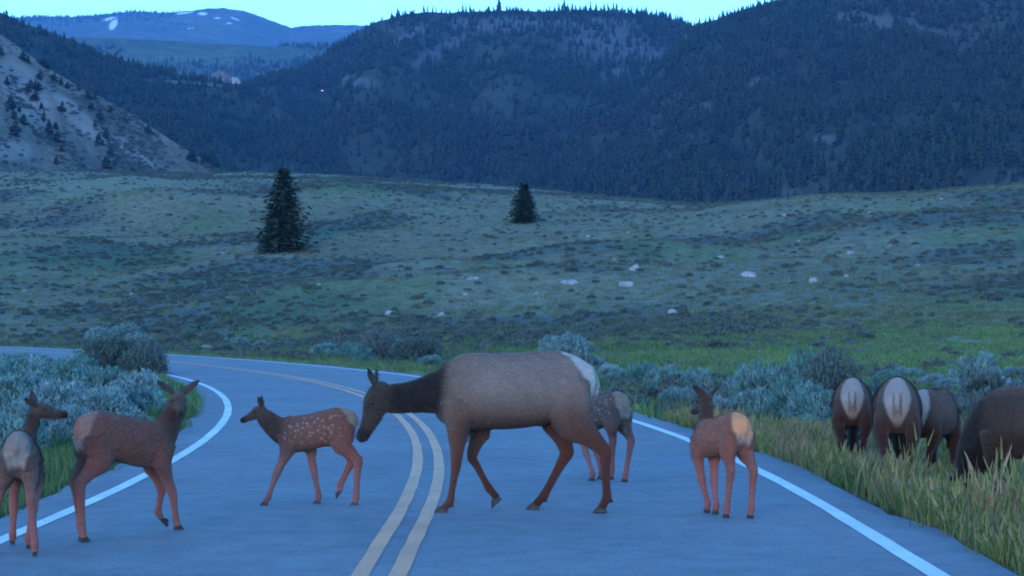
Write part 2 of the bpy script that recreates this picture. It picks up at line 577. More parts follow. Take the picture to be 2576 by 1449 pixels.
HILL_A = Hill([(300, 520), (420, 400), (480, 330), (540, 262), (620, 218), (700, 186), (760, 166), (800, 144), (840, 116), (880, 90), (920, 64), (960, 48),
               (1000, 38), (1060, 30), (1130, 30), (1200, 27), (1300, 24), (1400, 26), (1500, 24), (1560, 27), (1640, 36), (1720, 55), (1800, 80), (2000, 120), (2600, 180)],
              1350, [(300, 2300), (900, 2700), (2600, 2700)], 14, 70, 101, 0.92, 55, 190)
HILL_B = Hill([(1150, 560), (1300, 500), (1430, 420), (1530, 320), (1620, 215), (1690, 120), (1740, 66), (1770, 56), (1800, 48), (1850, 30), (1900, 14), (1990, -10), (2100, -40), (2300, -80),
               (2576, -120), (3000, -160), (3600, -180)], [(1150, 1250), (2000, 1120), (2576, 1000), (3600, 950)], [(1150, 1700), (1700, 2150), (2576, 2150), (3600, 2000)], 10, 60, 131, 0.95, 45, 170)
HILL_L2 = Hill([(-900, -110), (-300, -60), (0, 30), (60, 58), (160, 90), (250, 132), (330, 156), (400, 174), (470, 192), (560, 212), (640, 236), (720, 285), (800, 350), (870, 430), (950, 520)],
               1250, [(-900, 1900), (0, 2000), (640, 2200), (950, 1600)], 12, 46, 151, 0.9, 34, 150)
HILL_L = Hill([(-1200, -160), (-400, 0), (-120, 40), (0, 86), (60, 128), (120, 172), (190, 212), (250, 243), (310, 277), (370, 312), (430, 352), (480, 385), (530, 412), (570, 430), (640, 455), (760, 500)],
              [(-1200, 640), (0, 760), (640, 960), (760, 980)], [(-1200, 950), (0, 1150), (640, 1150), (760, 1080)], 16, 14, 171, 0.95, 20, 60)
HILL_M1 = Hill([(-400, 110), (100, 102), (215, 92), (300, 95), (420, 101), (560, 110), (700, 116), (850, 112), (1000, 104), (1400, 110)],
               3000, 4600, 60, 120, 191, 0.8, 60, 420)
HILL_M2 = Hill([(-800, 60), (-200, 50), (75, 41), (180, 41), (260, 34), (330, 28), (420, 30), (480, 25), (520, 19), (560, 18), (610, 25), (650, 38), (690, 54), (730, 68), (770, 63), (820, 61), (900, 62), (1000, 64), (1400, 70), (2600, 60), (3400, 50)],
               5600, 8200, 300, 160, 211, 0.75, 110, 900)

def ell(cx, cy, rx, ry, ang=0.0):
    ca, sa = math.cos(ang), math.sin(ang)
    def f(c, y):
        u = ((c - cx) * ca + (y - cy) * sa) / rx
        v = (-(c - cx) * sa + (y - cy) * ca) / ry
        return np.clip(1.6 - (u * u + v * v) * 1.6, 0, 1)
    return f
def union(*fs):
    return lambda c, y: np.clip(np.maximum.reduce([f(c, y) for f in fs]), 0, 1)

A_BARE = union(ell(1530, 110, 140, 55, 0.15), ell(1640, 160, 22, 60, 0.5), ell(1545, 188, 60, 18, -0.25), ell(1030, 90, 60, 16, -0.5),
               ell(1120, 120, 120, 22, -0.5), ell(1350, 60, 330, 26, 0.0), ell(900, 205, 60, 18, 0.1), ell(720, 540, 20, 8))
B_BARE = union(ell(2230, 60, 190, 26, 0.15), ell(1930, 200, 60, 20, -0.3), ell(1760, 265, 40, 10), ell(1985, 485, 34, 14), ell(2140, 480, 60, 18), ell(2560, 450, 40, 30), ell(2080, 350, 40, 12))
L_BARE = union(ell(60, 230, 60, 120, -0.7), ell(200, 300, 120, 26, 0.75), ell(330, 380, 120, 16, 0.6), ell(30, 380, 60, 30))
M2_SNOW = union(ell(283, 60, 10, 18, 0.55), ell(272, 46, 22, 4, -0.25), ell(508, 33, 14, 4.2), ell(462, 31, 26, 3.2, -0.1), ell(545, 44, 10, 2), ell(590, 46, 14, 2.2, 0.4), ell(575, 57, 9, 1.6), ell(478, 70, 9, 1.5))
HILL_M2.build('far_mountain', -700, 3000, 900, 300, MAT_FAR_MTN, 'distant blue mountain with snow patches', M2_SNOW)
HILL_M1.build('far_plateau', -350, 1300, 300, 90, MAT_PLATEAU, 'distant green plateau below the mountain')
HILL_A.build('forested_hill', 300, 2600, 420, 140, MAT_FOREST_FLOOR, 'dark forested hill across the valley', A_BARE)
HILL_L2.build('valley_hill', -900, 940, 300, 110, MAT_FOREST_FLOOR, 'dark wooded ridge behind the dry slope')
HILL_B.build('wooded_slope', 1160, 3500, 420, 140, MAT_FOREST_FLOOR, 'dark wooded slope in front of the forested hill', B_BARE)
HILL_L.build('dry_hillside', -1150, 750, 420, 130, MAT_BARE_HILL, 'dry bare hillside dotted with trees', L_BARE)

# ------------------------------------------------------------------ scatter (stuff only): instances on a point mesh
def scatter(name, P, rotz, scale, protos, label, tilt=None):
    col = bpy.data.collections.new(name + '_sources')
    for i, p in enumerate(protos):
        p.name = '%s_source_%02d' % (name, i)
        col.objects.link(p)
    me = bpy.data.meshes.new(name)
    P = np.asarray(P, np.float32)
    me.vertices.add(len(P)); me.vertices.foreach_set('co', P.ravel())
    def attr(n, typ, arr, key):
        a = me.attributes.new(n, typ, 'POINT')
        a.data.foreach_set(key, np.ascontiguousarray(arr).ravel())
    rot = np.zeros((len(P), 3), np.float32); rot[:, 2] = rotz
    if tilt is not None: rot[:, :2] = tilt
    sc = np.asarray(scale, np.float32)
    if sc.ndim == 1: sc = np.repeat(sc[:, None], 3, 1)
    attr('rot', 'FLOAT_VECTOR', rot, 'vector')
    attr('scl', 'FLOAT_VECTOR', sc, 'vector')
    attr('pick', 'INT', rng.integers(0, len(protos), len(P)).astype(np.int32), 'value')
    o = obj(name, me)
    ng = bpy.data.node_groups.new(name, 'GeometryNodeTree')
    ng.interface.new_socket('Geometry', in_out='INPUT', socket_type='NodeSocketGeometry')
    ng.interface.new_socket('Geometry', in_out='OUTPUT', socket_type='NodeSocketGeometry')
    N, L = ng.nodes, ng.links
    gi, go = N.new('NodeGroupInput'), N.new('NodeGroupOutput')
    iop = N.new('GeometryNodeInstanceOnPoints')
    ci_ = N.new('GeometryNodeCollectionInfo')
    ci_.inputs['Collection'].default_value = col
    ci_.inputs['Separate Children'].default_value = True
    ci_.inputs['Reset Children'].default_value = True
    def named(n, typ):
        a = N.new('GeometryNodeInputNamedAttribute'); a.data_type = typ
        a.inputs['Name'].default_value = n
        return a.outputs['Attribute']
    er = N.new('FunctionNodeEulerToRotation')
    L.new(named('rot', 'FLOAT_VECTOR'), er.inputs[0])
    L.new(gi.outputs[0], iop.inputs['Points'])
    L.new(ci_.outputs[0], iop.inputs['Instance'])
    iop.inputs['Pick Instance'].default_value = True
    L.new(named('pick', 'INT'), iop.inputs['Instance Index'])
    L.new(er.outputs[0], iop.inputs['Rotation'])
    L.new(named('scl', 'FLOAT_VECTOR'), iop.inputs['Scale'])
    L.new(iop.outputs[0], go.inputs[0])
    md = o.modifiers.new('scatter', 'NODES')
    md.node_group = ng
    return tag(o, label, kind='stuff')

# ------------------------------------------------------------------ conifers
def conifer_small(seed, slim=1.0):
    """unit-height conifer for far slopes: ragged tiers round a core, short trunk"""
    r_ = np.random.default_rng(seed)
    V, F, M = [], [], []
    def quad(a, b_, c_, d_, m):
        i = len(V); V.extend([a, b_, c_, d_]); F.append((i, i + 1, i + 2, i + 3)); M.append(m)
    for k in range(4):
        a0, a1 = k * math.pi / 2, (k + 1) * math.pi / 2
        p = lambda a, r, z: (r * math.cos(a), r * math.sin(a), z)
        quad(p(a0, 0.022, -0.05), p(a1, 0.022, -0.05), p(a1, 0.018, 0.2), p(a0, 0.018, 0.2), 1)
    nb = 46
    for k in range(nb):
        h = 0.08 + 0.86 * ((k + r_.random()) / nb) ** 0.92
        a = r_.random() * 2 * math.pi
        L_ = slim * (0.205 * (1 - h) ** 0.8 + 0.022) * (0.75 + 0.5 * r_.random())
        wv = L_ * (0.42 + 0.3 * r_.random())
        dz = -0.05 - 0.05 * r_.random()
        ca, sa = math.cos(a), math.sin(a)
        top = 0.05 + 0.05 * (1 - h)
        A0 = (0, 0, h + top)
        B0 = (ca * L_ * 0.55 - sa * wv, sa * L_ * 0.55 + ca * wv, h + dz * 0.3)
        C0 = (ca * L_, sa * L_, h + dz)
        D0 = (ca * L_ * 0.55 + sa * wv, sa * L_ * 0.55 - ca * wv, h + dz * 0.3)
        quad(A0, B0, C0, D0, 0)
    me = mesh_np('conifer', np.array(V), np.array(F), [MAT_CONIFER, MAT_BARK], False, M)
    return me

SMALL = [conifer_small(s, sl) for s, sl in ((1, 1.0), (2, 0.85), (3, 1.2), (4, 0.95), (5, 1.35))]

def slope_points(hill, c0, c1, n, t_lo=0.0, t_hi=1.0, keep=None, seed=0):
    r_ = np.random.default_rng(seed)
    c = r_.uniform(c0, c1, n)
    t_ = np.sqrt(r_.uniform(0, 1, n) * (1.6) + 0.4) - math.sqrt(0.4)
    t_ = t_ / (math.sqrt(2.0) - math.sqrt(0.4)) * (t_hi - t_lo) + t_lo
    X, Y, Z = hill.pos(c, t_)
    y_im = 800 - (Z - CAM_H) / Y * FPX
    k = np.ones(n, bool)
    if keep is not None:
        k = r_.uniform(0, 1, n) < keep(c, y_im, X, Y)
    return np.stack([X[k], Y[k], Z[k]], 1), c[k], y_im[k], t_[k]

forest = []
fpts = []
def f_A(c, y, X, Y):
    clump = sstep(0.30, 0.55, fbm(X / 70.0, Y / 130.0, 301, 3))
    return (0.25 + 0.75 * clump) * (1 - 0.68 * A_BARE(c, y))
def f_B(c, y, X, Y):
    clump = sstep(0.28, 0.5, fbm(X / 60.0, Y / 120.0, 302, 3))
    return (0.35 + 0.65 * clump) * (1 - 0.65 * B_BARE(c, y))
def f_L2(c, y, X, Y):
    rd = np.exp(-((y - np.interp(c, [330, 600], [200, 222])) / 5.0) ** 2) * ((c > 350) & (c < 620))
    return (0.35 + 0.65 * sstep(0.3, 0.5, fbm(X / 60.0, Y / 120.0, 303, 3))) * (1 - rd)
for hill, c0, c1, n, kp, sd_, hs in ((HILL_A, 430, 2000, 15000, f_A, 11, (7.5, 11.5)), (HILL_B, 1200, 3300, 19500, f_B, 12, (7.5, 11.5)), (HILL_L2, -800, 880, 11000, f_L2, 13, (7, 11))):
    P, c, y, t_ = slope_points(hill, c0, c1, n, 0.0, 0.985, kp, sd_)
    fpts.append((P, c, y, np.random.default_rng(sd_).uniform(hs[0], hs[1], len(P)) * (1.0 + (0.35 if hill is HILL_B else 0.0) * sstep(0.35, 0.05, t_))))
def f_M1(c, y, X, Y):
    return sstep(0.50, 0.62, fbm(X / 230.0, Y / 420.0, 304, 4))
P, c, y, t_ = slope_points(HILL_M1, 150, 1050, 7000, 0.1, 1.0, f_M1, 14)
fpts.append((P, c, y, np.random.default_rng(14).uniform(8, 13, len(P))))
def f_M2(c, y, X, Y):
    return sstep(0.50, 0.66, fbm(X / 500.0, Y / 900.0, 305, 4)) * 0.7 * (1 - M2_SNOW(c, y))
P, c, y, t_ = slope_points(HILL_M2, 50, 1000, 5000, 0.45, 1.0, f_M2, 15)
fpts.append((P, c, y, np.random.default_rng(15).uniform(9, 15, len(P))))

P = np.concatenate([q[0] for q in fpts]); H = np.concatenate([q[3] for q in fpts])
Cc = np.concatenate([q[1] for q in fpts]); Yc = np.concatenate([q[2] for q in fpts])
# the trees that show largest at the foot of the wooded slope become single trees, the rest one forest
crest = np.interp(Cc, CREST_X, CREST_Y)
show = (H / P[:, 1]) * ((Cc > 0) & (Cc < 2576) & (Yc < crest + 8))
order = np.argsort(-show)
single = order[:50]
rest = np.setdiff1d(np.arange(len(P)), single)
r_ = np.random.default_rng(20)
protos = [obj('p', m, link=False) for m in SMALL]
scl = H[rest][:, None] * np.stack([r_.uniform(0.85, 1.5, len(rest))] * 2 + [np.ones(len(rest))], 1)
scatter('conifer_forest', P[rest], r_.uniform(0, 6.28, len(rest)), scl, protos, 'dark conifer forest covering the hills across the valley')

def small_tree(p, h, label, group, wide=1.0, k=None):
    k = int(r_.integers(0, len(SMALL))) if k is None else k
    o = obj('conifer_tree', SMALL[k], loc=p)
    o.scale = (h * wide, h * wide, h)
    o.rotation_euler = (0, 0, r_.uniform(0, 6.28))
    return tag(o, label, 'tree', group)
for i in single:
    small_tree(P[i], H[i] * 1.1, 'dark conifer at the foot of the wooded slope behind the meadow', 'conifers at the foot of the wooded slope', 1.25)

# skyline trees of the forested hill
def ridge_tree(hill, c, h, wide, dt=0.99):
    X, Y, Z = hill.pos(np.array([float(c)]), np.array([dt]))
    return small_tree((X[0], Y[0], Z[0] - 0.3), h, 'dark conifer silhouetted on the skyline of the forested hill', 'skyline conifers', wide)
sky_cols = [(960, 7), (985, 8), (1000, 9), (1012, 7), (1030, 6), (1066, 10), (1075, 11), (1088, 9), (1096, 8), (1110, 7), (1122, 9), (1130, 7), (1154, 8), (1164, 12), (1172, 11), (1182, 10), (1190, 7),
            (1255, 15), (1258, 12), (1310, 4), (1382, 9), (1396, 8), (1406, 11), (1414, 9), (1420, 12), (1428, 10), (1440, 11), (1448, 10), (1460, 8), (1474, 9), (1486, 11), (1500, 10), (1512, 8), (1520, 11), (1530, 9), (1544, 10), (1552, 9),
            (1566, 8), (1580, 8), (1590, 9), (1604, 8), (1614, 10), (1626, 9), (1640, 8), (1652, 9), (1664, 9), (1676, 9), (1688, 8), (1700, 8)]
for c, h in sky_cols:
    ridge_tree(HILL_A, c, h * r_.uniform(1.2, 1.6), r_.uniform(0.7, 1.0))
for c in np.concatenate([np.linspace(900, 1060, 9), np.linspace(1380, 1720, 16)]):
    ridge_tree(HILL_A, c + r_.uniform(-4, 4), r_.uniform(5, 8), r_.uniform(1.0, 1.5), 0.985)
for c in np.concatenate([np.linspace(1725, 2000, 24)]):
    X, Y, Z = HILL_B.pos(np.array([c + r_.uniform(-4, 4)]), np.array([0.99]))
    small_tree((X[0], Y[0], Z[0] - 0.3), r_.uniform(5, 10), 'dark conifer silhouetted on the rim of the nearer wooded slope', 'rim conifers', r_.uniform(0.9, 1.4))
for c in np.linspace(-10, 480, 24):
    X, Y, Z = HILL_L2.pos(np.array([c + r_.uniform(-5, 5)]), np.array([0.99]))
    small_tree((X[0], Y[0], Z[0] - 0.3), r_.uniform(6, 9), 'dark conifer on the crest of the ridge behind the dry hillside', 'ridge crest conifers', r_.uniform(0.9, 1.4))

# trees dotted over the dry hillside
def f_L(c, y, X, Y):
    band = sstep(0.50, 0.62, fbm(X / 16.0 + Y / 40.0, Y / 90.0, 306, 3))
    return 0.05 + 1.0 * band + 0.6 * (y < np.interp(c, [0, 250], [170, 260]) - 0)
P, c, y, t_ = slope_points(HILL_L, -20, 600, 620, 0.02, 1.0, f_L, 16)
for p in P[:135]:
    small_tree(p - np.array([0, 0, 0.3]), r_.uniform(3.5, 7.5), 'dark juniper dotted over the dry bare hillside', 'junipers on the dry hillside', r_.uniform(1.6, 2.4))

# pale road cut across the wooded ridge, rock knob, snow-pale cliff
cs = np.linspace(345, 610, 60)
def on_hill(hill, c, y_target):
    t_ = np.linspace(0.02, 1, 300)
    X, Y, Z = hill.pos(np.full(300, c), t_)
    y = 800 - (Z - CAM_H) / Y * FPX
    i = int(np.argmin(np.abs(y - y_target)))
    return np.array([X[i], Y[i], Z[i]])
V, F = [], []
MAT_CUT, t, b = new_mat('pale_cut_bank', 0.95, 0.05)
n = noise(t, 0.05, 4)
t.links.new(ramp(t, n, [(0.35, (0.08, 0.10, 0.07)), (0.65, (0.20, 0.21, 0.17))]), b.inputs['Base Color'])
for c in cs:
    yt = np.interp(c, [345, 480, 610], [203, 212, 223])
    p = on_hill(HILL_L2, c, yt)
    hgt = 1.0 * math.sin(math.pi * (c - 345) / 265) ** 0.5 + 0.3
    V += [p + (0, -7, -1.0), p + (0, -6, 1.2), p + (0, -2, hgt + 1.6)]
for i in range(len(cs) - 1):
    for k in range(2):
        F.append((3 * i + k, 3 * i + 3 + k, 3 * i + 4 + k, 3 * i + 1 + k))
tag(obj('cut_bank', mesh_np('cut_bank', np.array(V), np.array(F), [MAT_CUT])), 'pale road cut running across the wooded ridge', kind='structure')

def rock_mesh(seed, sub=3, rough=0.35):
    bm = bmesh.new()
    bmesh.ops.create_icosphere(bm, subdivisions=sub, radius=1.0)
    from mathutils import noise as mn
    for v in bm.verts:
        d = v.co.normalized()
        k = 1 + rough * (mn.noise(d * 1.3 + Vector((seed * 3.1, 0, 0))) + 0.5 * mn.noise(d * 3.1 + Vector((0, seed * 2.7, 0))) + 0.25 * mn.noise(d * 7 + Vector((0, 0, seed))))
        q = max(d.z, -0.25)
        v.co = Vector((d.x, d.y, q)) * k
    me = bpy.data.meshes.new('rock'); bm.to_mesh(me); bm.free()
    me.materials.append(MAT_ROCK)
    return me
ROCKS = [rock_mesh(s) for s in range(5)]
MAT_ROCK_DARK, t, b = new_mat('weathered_rock', 0.95, 0.1)
n = noise(t, 2.0, 6, 0.65, objcoord(t))
t.links.new(ramp(t, n, [(0.3, (0.07, 0.07, 0.065)), (0.7, (0.20, 0.195, 0.185))]), b.inputs['Base Color'])
for (c, yt, sx, sz, lab) in ((560, 196, 13, 11, 'broad grey rock knob among trees below the distant plateau'), (592, 200, 5.5, 6, 'pale rock face beside the grey knob below the distant plateau'), (545, 205, 8, 6, 'low grey outcrop in front of the rock knob in the far valley')):
    p = on_hill(HILL_A, c + 30, 235 if c != 592 else 232)
    d = at(c, yt + 8, 2250)
    rm = ROCKS[int(c) % 5].copy(); rm.materials.clear(); rm.materials.append(MAT_ROCK if c == 592 else MAT_ROCK_DARK)
    o = obj('rock_outcrop', rm, loc=d)
    o.scale = (sx, sx * 0.7, sz)
    tag(o, lab, 'rock outcrop')

# far car with its headlights on, coming down the hillside
cp = on_hill(HILL_A, 811, 232)
carE = empty('car', cp + np.array([0, -3, 0.3]), 0)
MAT_CAR, t, b = new_mat('car_paint', 0.4, 0.5); b.inputs['Base Color'].default_value = (0.08, 0.08, 0.09, 1)
MAT_GLASS, t, b = new_mat('car_glass', 0.1, 0.5); b.inputs['Base Color'].default_value = (0.02, 0.025, 0.03, 1)
MAT_TYRE, t, b = new_mat('tyre', 0.9, 0.2); b.inputs['Base Color'].default_value = (0.02, 0.02, 0.02, 1)
MAT_LAMP, t, b = new_mat('headlight_glow', 0.5, 0.2)
b.inputs['Emission Color'].default_value = (1.0, 0.42, 0.12, 1); b.inputs['Emission Strength'].default_value = 0.9
def boxed(name, pts, mat, parent):
    """prism from a side profile (y,z) list and half width"""
    prof, hw = pts
    n_ = len(prof)
    V = [(-hw, y, z) for y, z in prof] + [(hw, y, z) for y, z in prof]
    F = [tuple(range(n_))[::-1], tuple(range(n_, 2 * n_))] + [(i, (i + 1) % n_, n_ + (i + 1) % n_, n_ + i) for i in range(n_)]
    me = mesh_np(name, V, [tuple(x) for x in F], [mat])
    return obj(name, me, parent)
boxed('body', ([(-2.2, 0.35), (-2.25, 0.85), (-1.0, 1.02), (2.1, 1.05), (2.2, 0.35)], 0.92), MAT_CAR, carE)
boxed('cabin', ([(-1.0, 1.02), (-0.3, 1.62), (1.4, 1.64), (2.0, 1.05)], 0.8), MAT_GLASS, carE)
for sx in (-1, 1):
    for y in (-1.4, 1.4):
        prof = [(y + 0.33 * math.cos(a), 0.33 + 0.33 * math.sin(a)) for a in np.linspace(0, 2 * math.pi, 13)[:-1]]
        wv = boxed('wheel', (prof, 0.12), MAT_TYRE, carE); wv.location = (sx * 0.82, 0, 0)
    bm = bmesh.new(); bmesh.ops.create_uvsphere(bm, u_segments=12, v_segments=8, radius=0.42)
    me = bpy.data.meshes.new('headlight'); bm.to_mesh(me); bm.free(); me.materials.append(MAT_LAMP)
    o = obj('headlight', me, carE, (sx * 0.62, -2.25, 0.72)); o.scale = (1, 0.3, 0.7)
tag(carE, 'tiny far-off car with glowing orange headlights on the forested hill', 'car')
# ------------------------------------------------------------------ elk
MAT_COAT, t, b = new_mat('elk_coat', 0.9, 0.12)
ca_ = nd(t, 'ShaderNodeAttribute', attribute_name='coat')
oc = objcoord(t)
mp = nd(t, 'ShaderNodeMapping'); mp.inputs['Scale'].default_value = (1.0, 2.6, 2.6)
t.links.new(oc, mp.inputs['Vector'])
n1 = noise(t, 34.0, 4, 0.7, mp.outputs[0])
n2 = noise(t, 6.0, 3, 0.6, oc)
c = mixc(t, ca_.outputs['Color'], ramp(t, n1, [(0.3, 0.78), (0.7, 1.2)]), 1.0, 'MULTIPLY')
c = mixc(t, c, ramp(t, n2, [(0.3, 0.86), (0.7, 1.12)]), 1.0, 'MULTIPLY')
t.links.new(c, b.inputs['Base Color'])
b.inputs['Sheen Weight'].default_value = 0.25
b.inputs['Sheen Roughness'].default_value = 0.6
b.inputs['Sheen Tint'].default_value = (0.8, 0.7, 0.6, 1)
bump(t, b, n1, 0.55, 0.012)
MAT_HOOF, t, b = new_mat('hoof_horn', 0.55, 0.3)
n = noise(t, 30.0, 3, 0.6, objcoord(t))
t.links.new(ramp(t, n, [(0.3, (0.03, 0.025, 0.022)), (0.7, (0.075, 0.06, 0.05))]), b.inputs['Base Color'])
MAT_EYE, t, b = new_mat('dark_eye', 0.08, 0.6)
b.inputs['Base Color'].default_value = (0.012, 0.009, 0.008, 1)

def catmull(a, sub):
    a = np.asarray(a, float)
    p = np.vstack([2 * a[0] - a[1], a, 2 * a[-1] - a[-2]])
    out = []
    for i in range(len(a) - 1):
        p0, p1, p2, p3 = p[i], p[i + 1], p[i + 2], p[i + 3]
        for k in range(sub):
            u = k / sub
            out.append(0.5 * ((2 * p1) + (-p0 + p2) * u + (2 * p0 - 5 * p1 + 4 * p2 - p3) * u * u + (-p0 + 3 * p1 - 3 * p2 + p3) * u ** 3))
    out.append(a[-1])
    return np.array(out)

class Beast:
    def __init__(s):
        s.V, s.F, s.n = [], [], 0
        s.samp, s.srad, s.scol, s.sdark = [], [], [], []
    def loft(s, pts, ra, rb, cols, side=(0, 1, 0), sub=4, seg=18, egg=0.0, under=None, top=None, axis=None):
        """closed tube: ra across the path in the vertical sense, rb along side"""
        arr = np.c_[np.asarray(pts, float), np.asarray(ra, float), np.asarray(rb, float), np.asarray(cols, float)]
        a = catmull(arr, sub)
        P, A, B, C = a[:, :3], np.maximum(a[:, 3], 0.004), np.maximum(a[:, 4], 0.004), np.clip(a[:, 5:8], 0.005, 0.9)
        T = np.gradient(P, axis=0)
        if axis is not None: T = np.repeat(np.array([axis], float), len(P), 0)
        T /= np.linalg.norm(T, axis=1)[:, None] + 1e-9
        sd0 = np.asarray(side, float)
        rings = []
        for i in range(len(P)):
            sv = sd0 - T[i] * (sd0 @ T[i]); sv /= np.linalg.norm(sv) + 1e-9
            nv = np.cross(T[i], sv)
            if i == 0:
                flip = -1.0 if np.cross(T[len(P) // 2], sd0)[2] < 0 else 1.0
            nv = nv * flip
            th = np.linspace(0, 2 * math.pi, seg, endpoint=False)
            wv = 1 - egg * np.sin(th)
            rings.append(P[i] + np.outer(np.sin(th) * A[i], nv) + np.outer(np.cos(th) * B[i] * wv, sv))
        e0 = P[0] - T[0] * 0.5 * min(A[0], B[0]); e1 = P[-1] + T[-1] * 0.5 * min(A[-1], B[-1])
        base = s.n
        s.V.append(np.vstack(rings + [e0[None], e1[None]]))
        m = len(P)
        for i in range(m - 1):
            for j in range(seg):
                j2 = (j + 1) % seg
                s.F.append((base + i * seg + j, base + i * seg + j2, base + (i + 1) * seg + j2, base + (i + 1) * seg + j))
        c0, c1 = base + m * seg, base + m * seg + 1
        for j in range(seg):
            j2 = (j + 1) % seg
            s.F.append((c0, base + j2, base + j))
            s.F.append((c1, base + (m - 1) * seg + j, base + (m - 1) * seg + j2))
        s.n += m * seg + 2
        s.samp.append(P); s.srad.append(np.sqrt(A * B)); s.scol.append(C)
    def mesh(s, voxel, smooth_it=7):
        me = bpy.data.meshes.new('raw')
        me.from_pydata([tuple(v) for v in np.vstack(s.V)], [], s.F)
        bm = bmesh.new(); bm.from_mesh(me)
        bmesh.ops.recalc_face_normals(bm, faces=bm.faces[:]); bm.to_mesh(me); bm.free()
        o = obj('raw', me)
        r = o.modifiers.new('r', 'REMESH'); r.mode = 'VOXEL'; r.voxel_size = voxel; r.use_smooth_shade = True
        k = o.modifiers.new('s', 'SMOOTH'); k.iterations = smooth_it; k.factor = 0.5
        bpy.context.view_layer.update()
        dg = bpy.context.evaluated_depsgraph_get()
        out = bpy.data.meshes.new_from_object(o.evaluated_get(dg))
        bpy.data.objects.remove(o)
        out.polygons.foreach_set('use_smooth', np.ones(len(out.polygons), bool))
        return out
    def colors(s, co):
        S_ = np.vstack(s.samp); r = np.concatenate(s.srad); C = np.vstack(s.scol)
        out = np.empty((len(co), 3))
        for i in range(0, len(co), 3000):
            d = np.linalg.norm(co[i:i + 3000, None, :] - S_[None], axis=2) / np.maximum(r, 0.02)[None]
            w_ = 1 / (d + 0.05) ** 7
            out[i:i + 3000] = (w_ @ C) / w_.sum(1)[:, None]
        return out

def hoof_mesh(k):
    """cloven hoof: two pointed toes"""
    V, F = [], []
    for sgn in (-1, 1):
        i = len(V)
        prof = [(-0.050, 0.0), (-0.046, 0.036), (-0.012, 0.064), (0.028, 0.058), (0.066, 0.016), (0.078, 0.0)]
        for side, wd in ((0.003, 0.0), (0.031, 0.0)):
            for (x, z) in prof:
                pinch = 1 - 0.45 * max(0, x) / 0.078
                y = 0.003 + (side - 0.003) * pinch * (1 - 1.8 * max(0, z - 0.03))
                V.append((x * k, sgn * y * k, z * k))
        n_ = len(prof)
        a = [tuple(range(i, i + n_)), tuple(range(i + n_, i + 2 * n_))[::-1]] + [(i + q, i + n_ + q, i + n_ + (q + 1) % n_, i + (q + 1) % n_) for q in range(n_)]
        F += a
    me = mesh_np('hoof', V, [tuple(q) for q in F], [MAT_HOOF])
    bm = bmesh.new(); bm.from_mesh(me); bmesh.ops.recalc_face_normals(bm, faces=bm.faces[:])
    bmesh.ops.bevel(bm, geom=bm.edges[:], offset=0.006 * k, segments=1, affect='EDGES')
    bm.to_mesh(me); bm.free()
    return me

FRONT = [(0.0, .16, .10), (1.0, .098, .082), (1.5, .062, .054), (2.0, .044, .043), (2.25, .034, .033), (2.6, .029, .028), (2.85, .031, .030), (3.0, .037, .035), (3.5, .031, .031), (4.0, .036, .036)]
HIND = [(0.0, .19, .12), (1.0, .165, .105), (1.5, .095, .070), (1.85, .062, .048), (2.0, .056, .043), (2.25, .042, .036), (2.6, .034, .032), (2.85, .034, .032), (3.0, .039, .036), (3.5, .032, .031), (4.0, .037, .036)]

def add_leg(B, kind, J, k, kb, cols, side=(0, 1, 0)):
    """J: five joints (shoulder/hip, elbow/stifle, knee/hock, fetlock, top of hoof); k scales bone girth, kb the upper girth"""
    tpl = FRONT if kind == 'f' else HIND
    J = np.asarray(J, float)
    P, ra, rb, cc = [], [], [], []
    for (u, a, b_) in tpl:
        i = min(int(u), 3); f_ = u - i
        P.append(J[i] * (1 - f_) + J[i + 1] * f_)
        g = kb if u < 1.6 else (kb * (2 - u) / 0.4 + k * (u - 1.6) / 0.4 if u < 2 else k)
        ra.append(a * g); rb.append(b_ * g)
        q = min(u / 4, 1)
        cc.append(np.array(cols[0]) * max(0, 1 - 2 * q) + np.array(cols[1]) * (1 - abs(2 * q - 1)) + np.array(cols[2]) * max(0, 2 * q - 1))
    B.loft(P, ra, rb, cc, side, sub=3, seg=14)

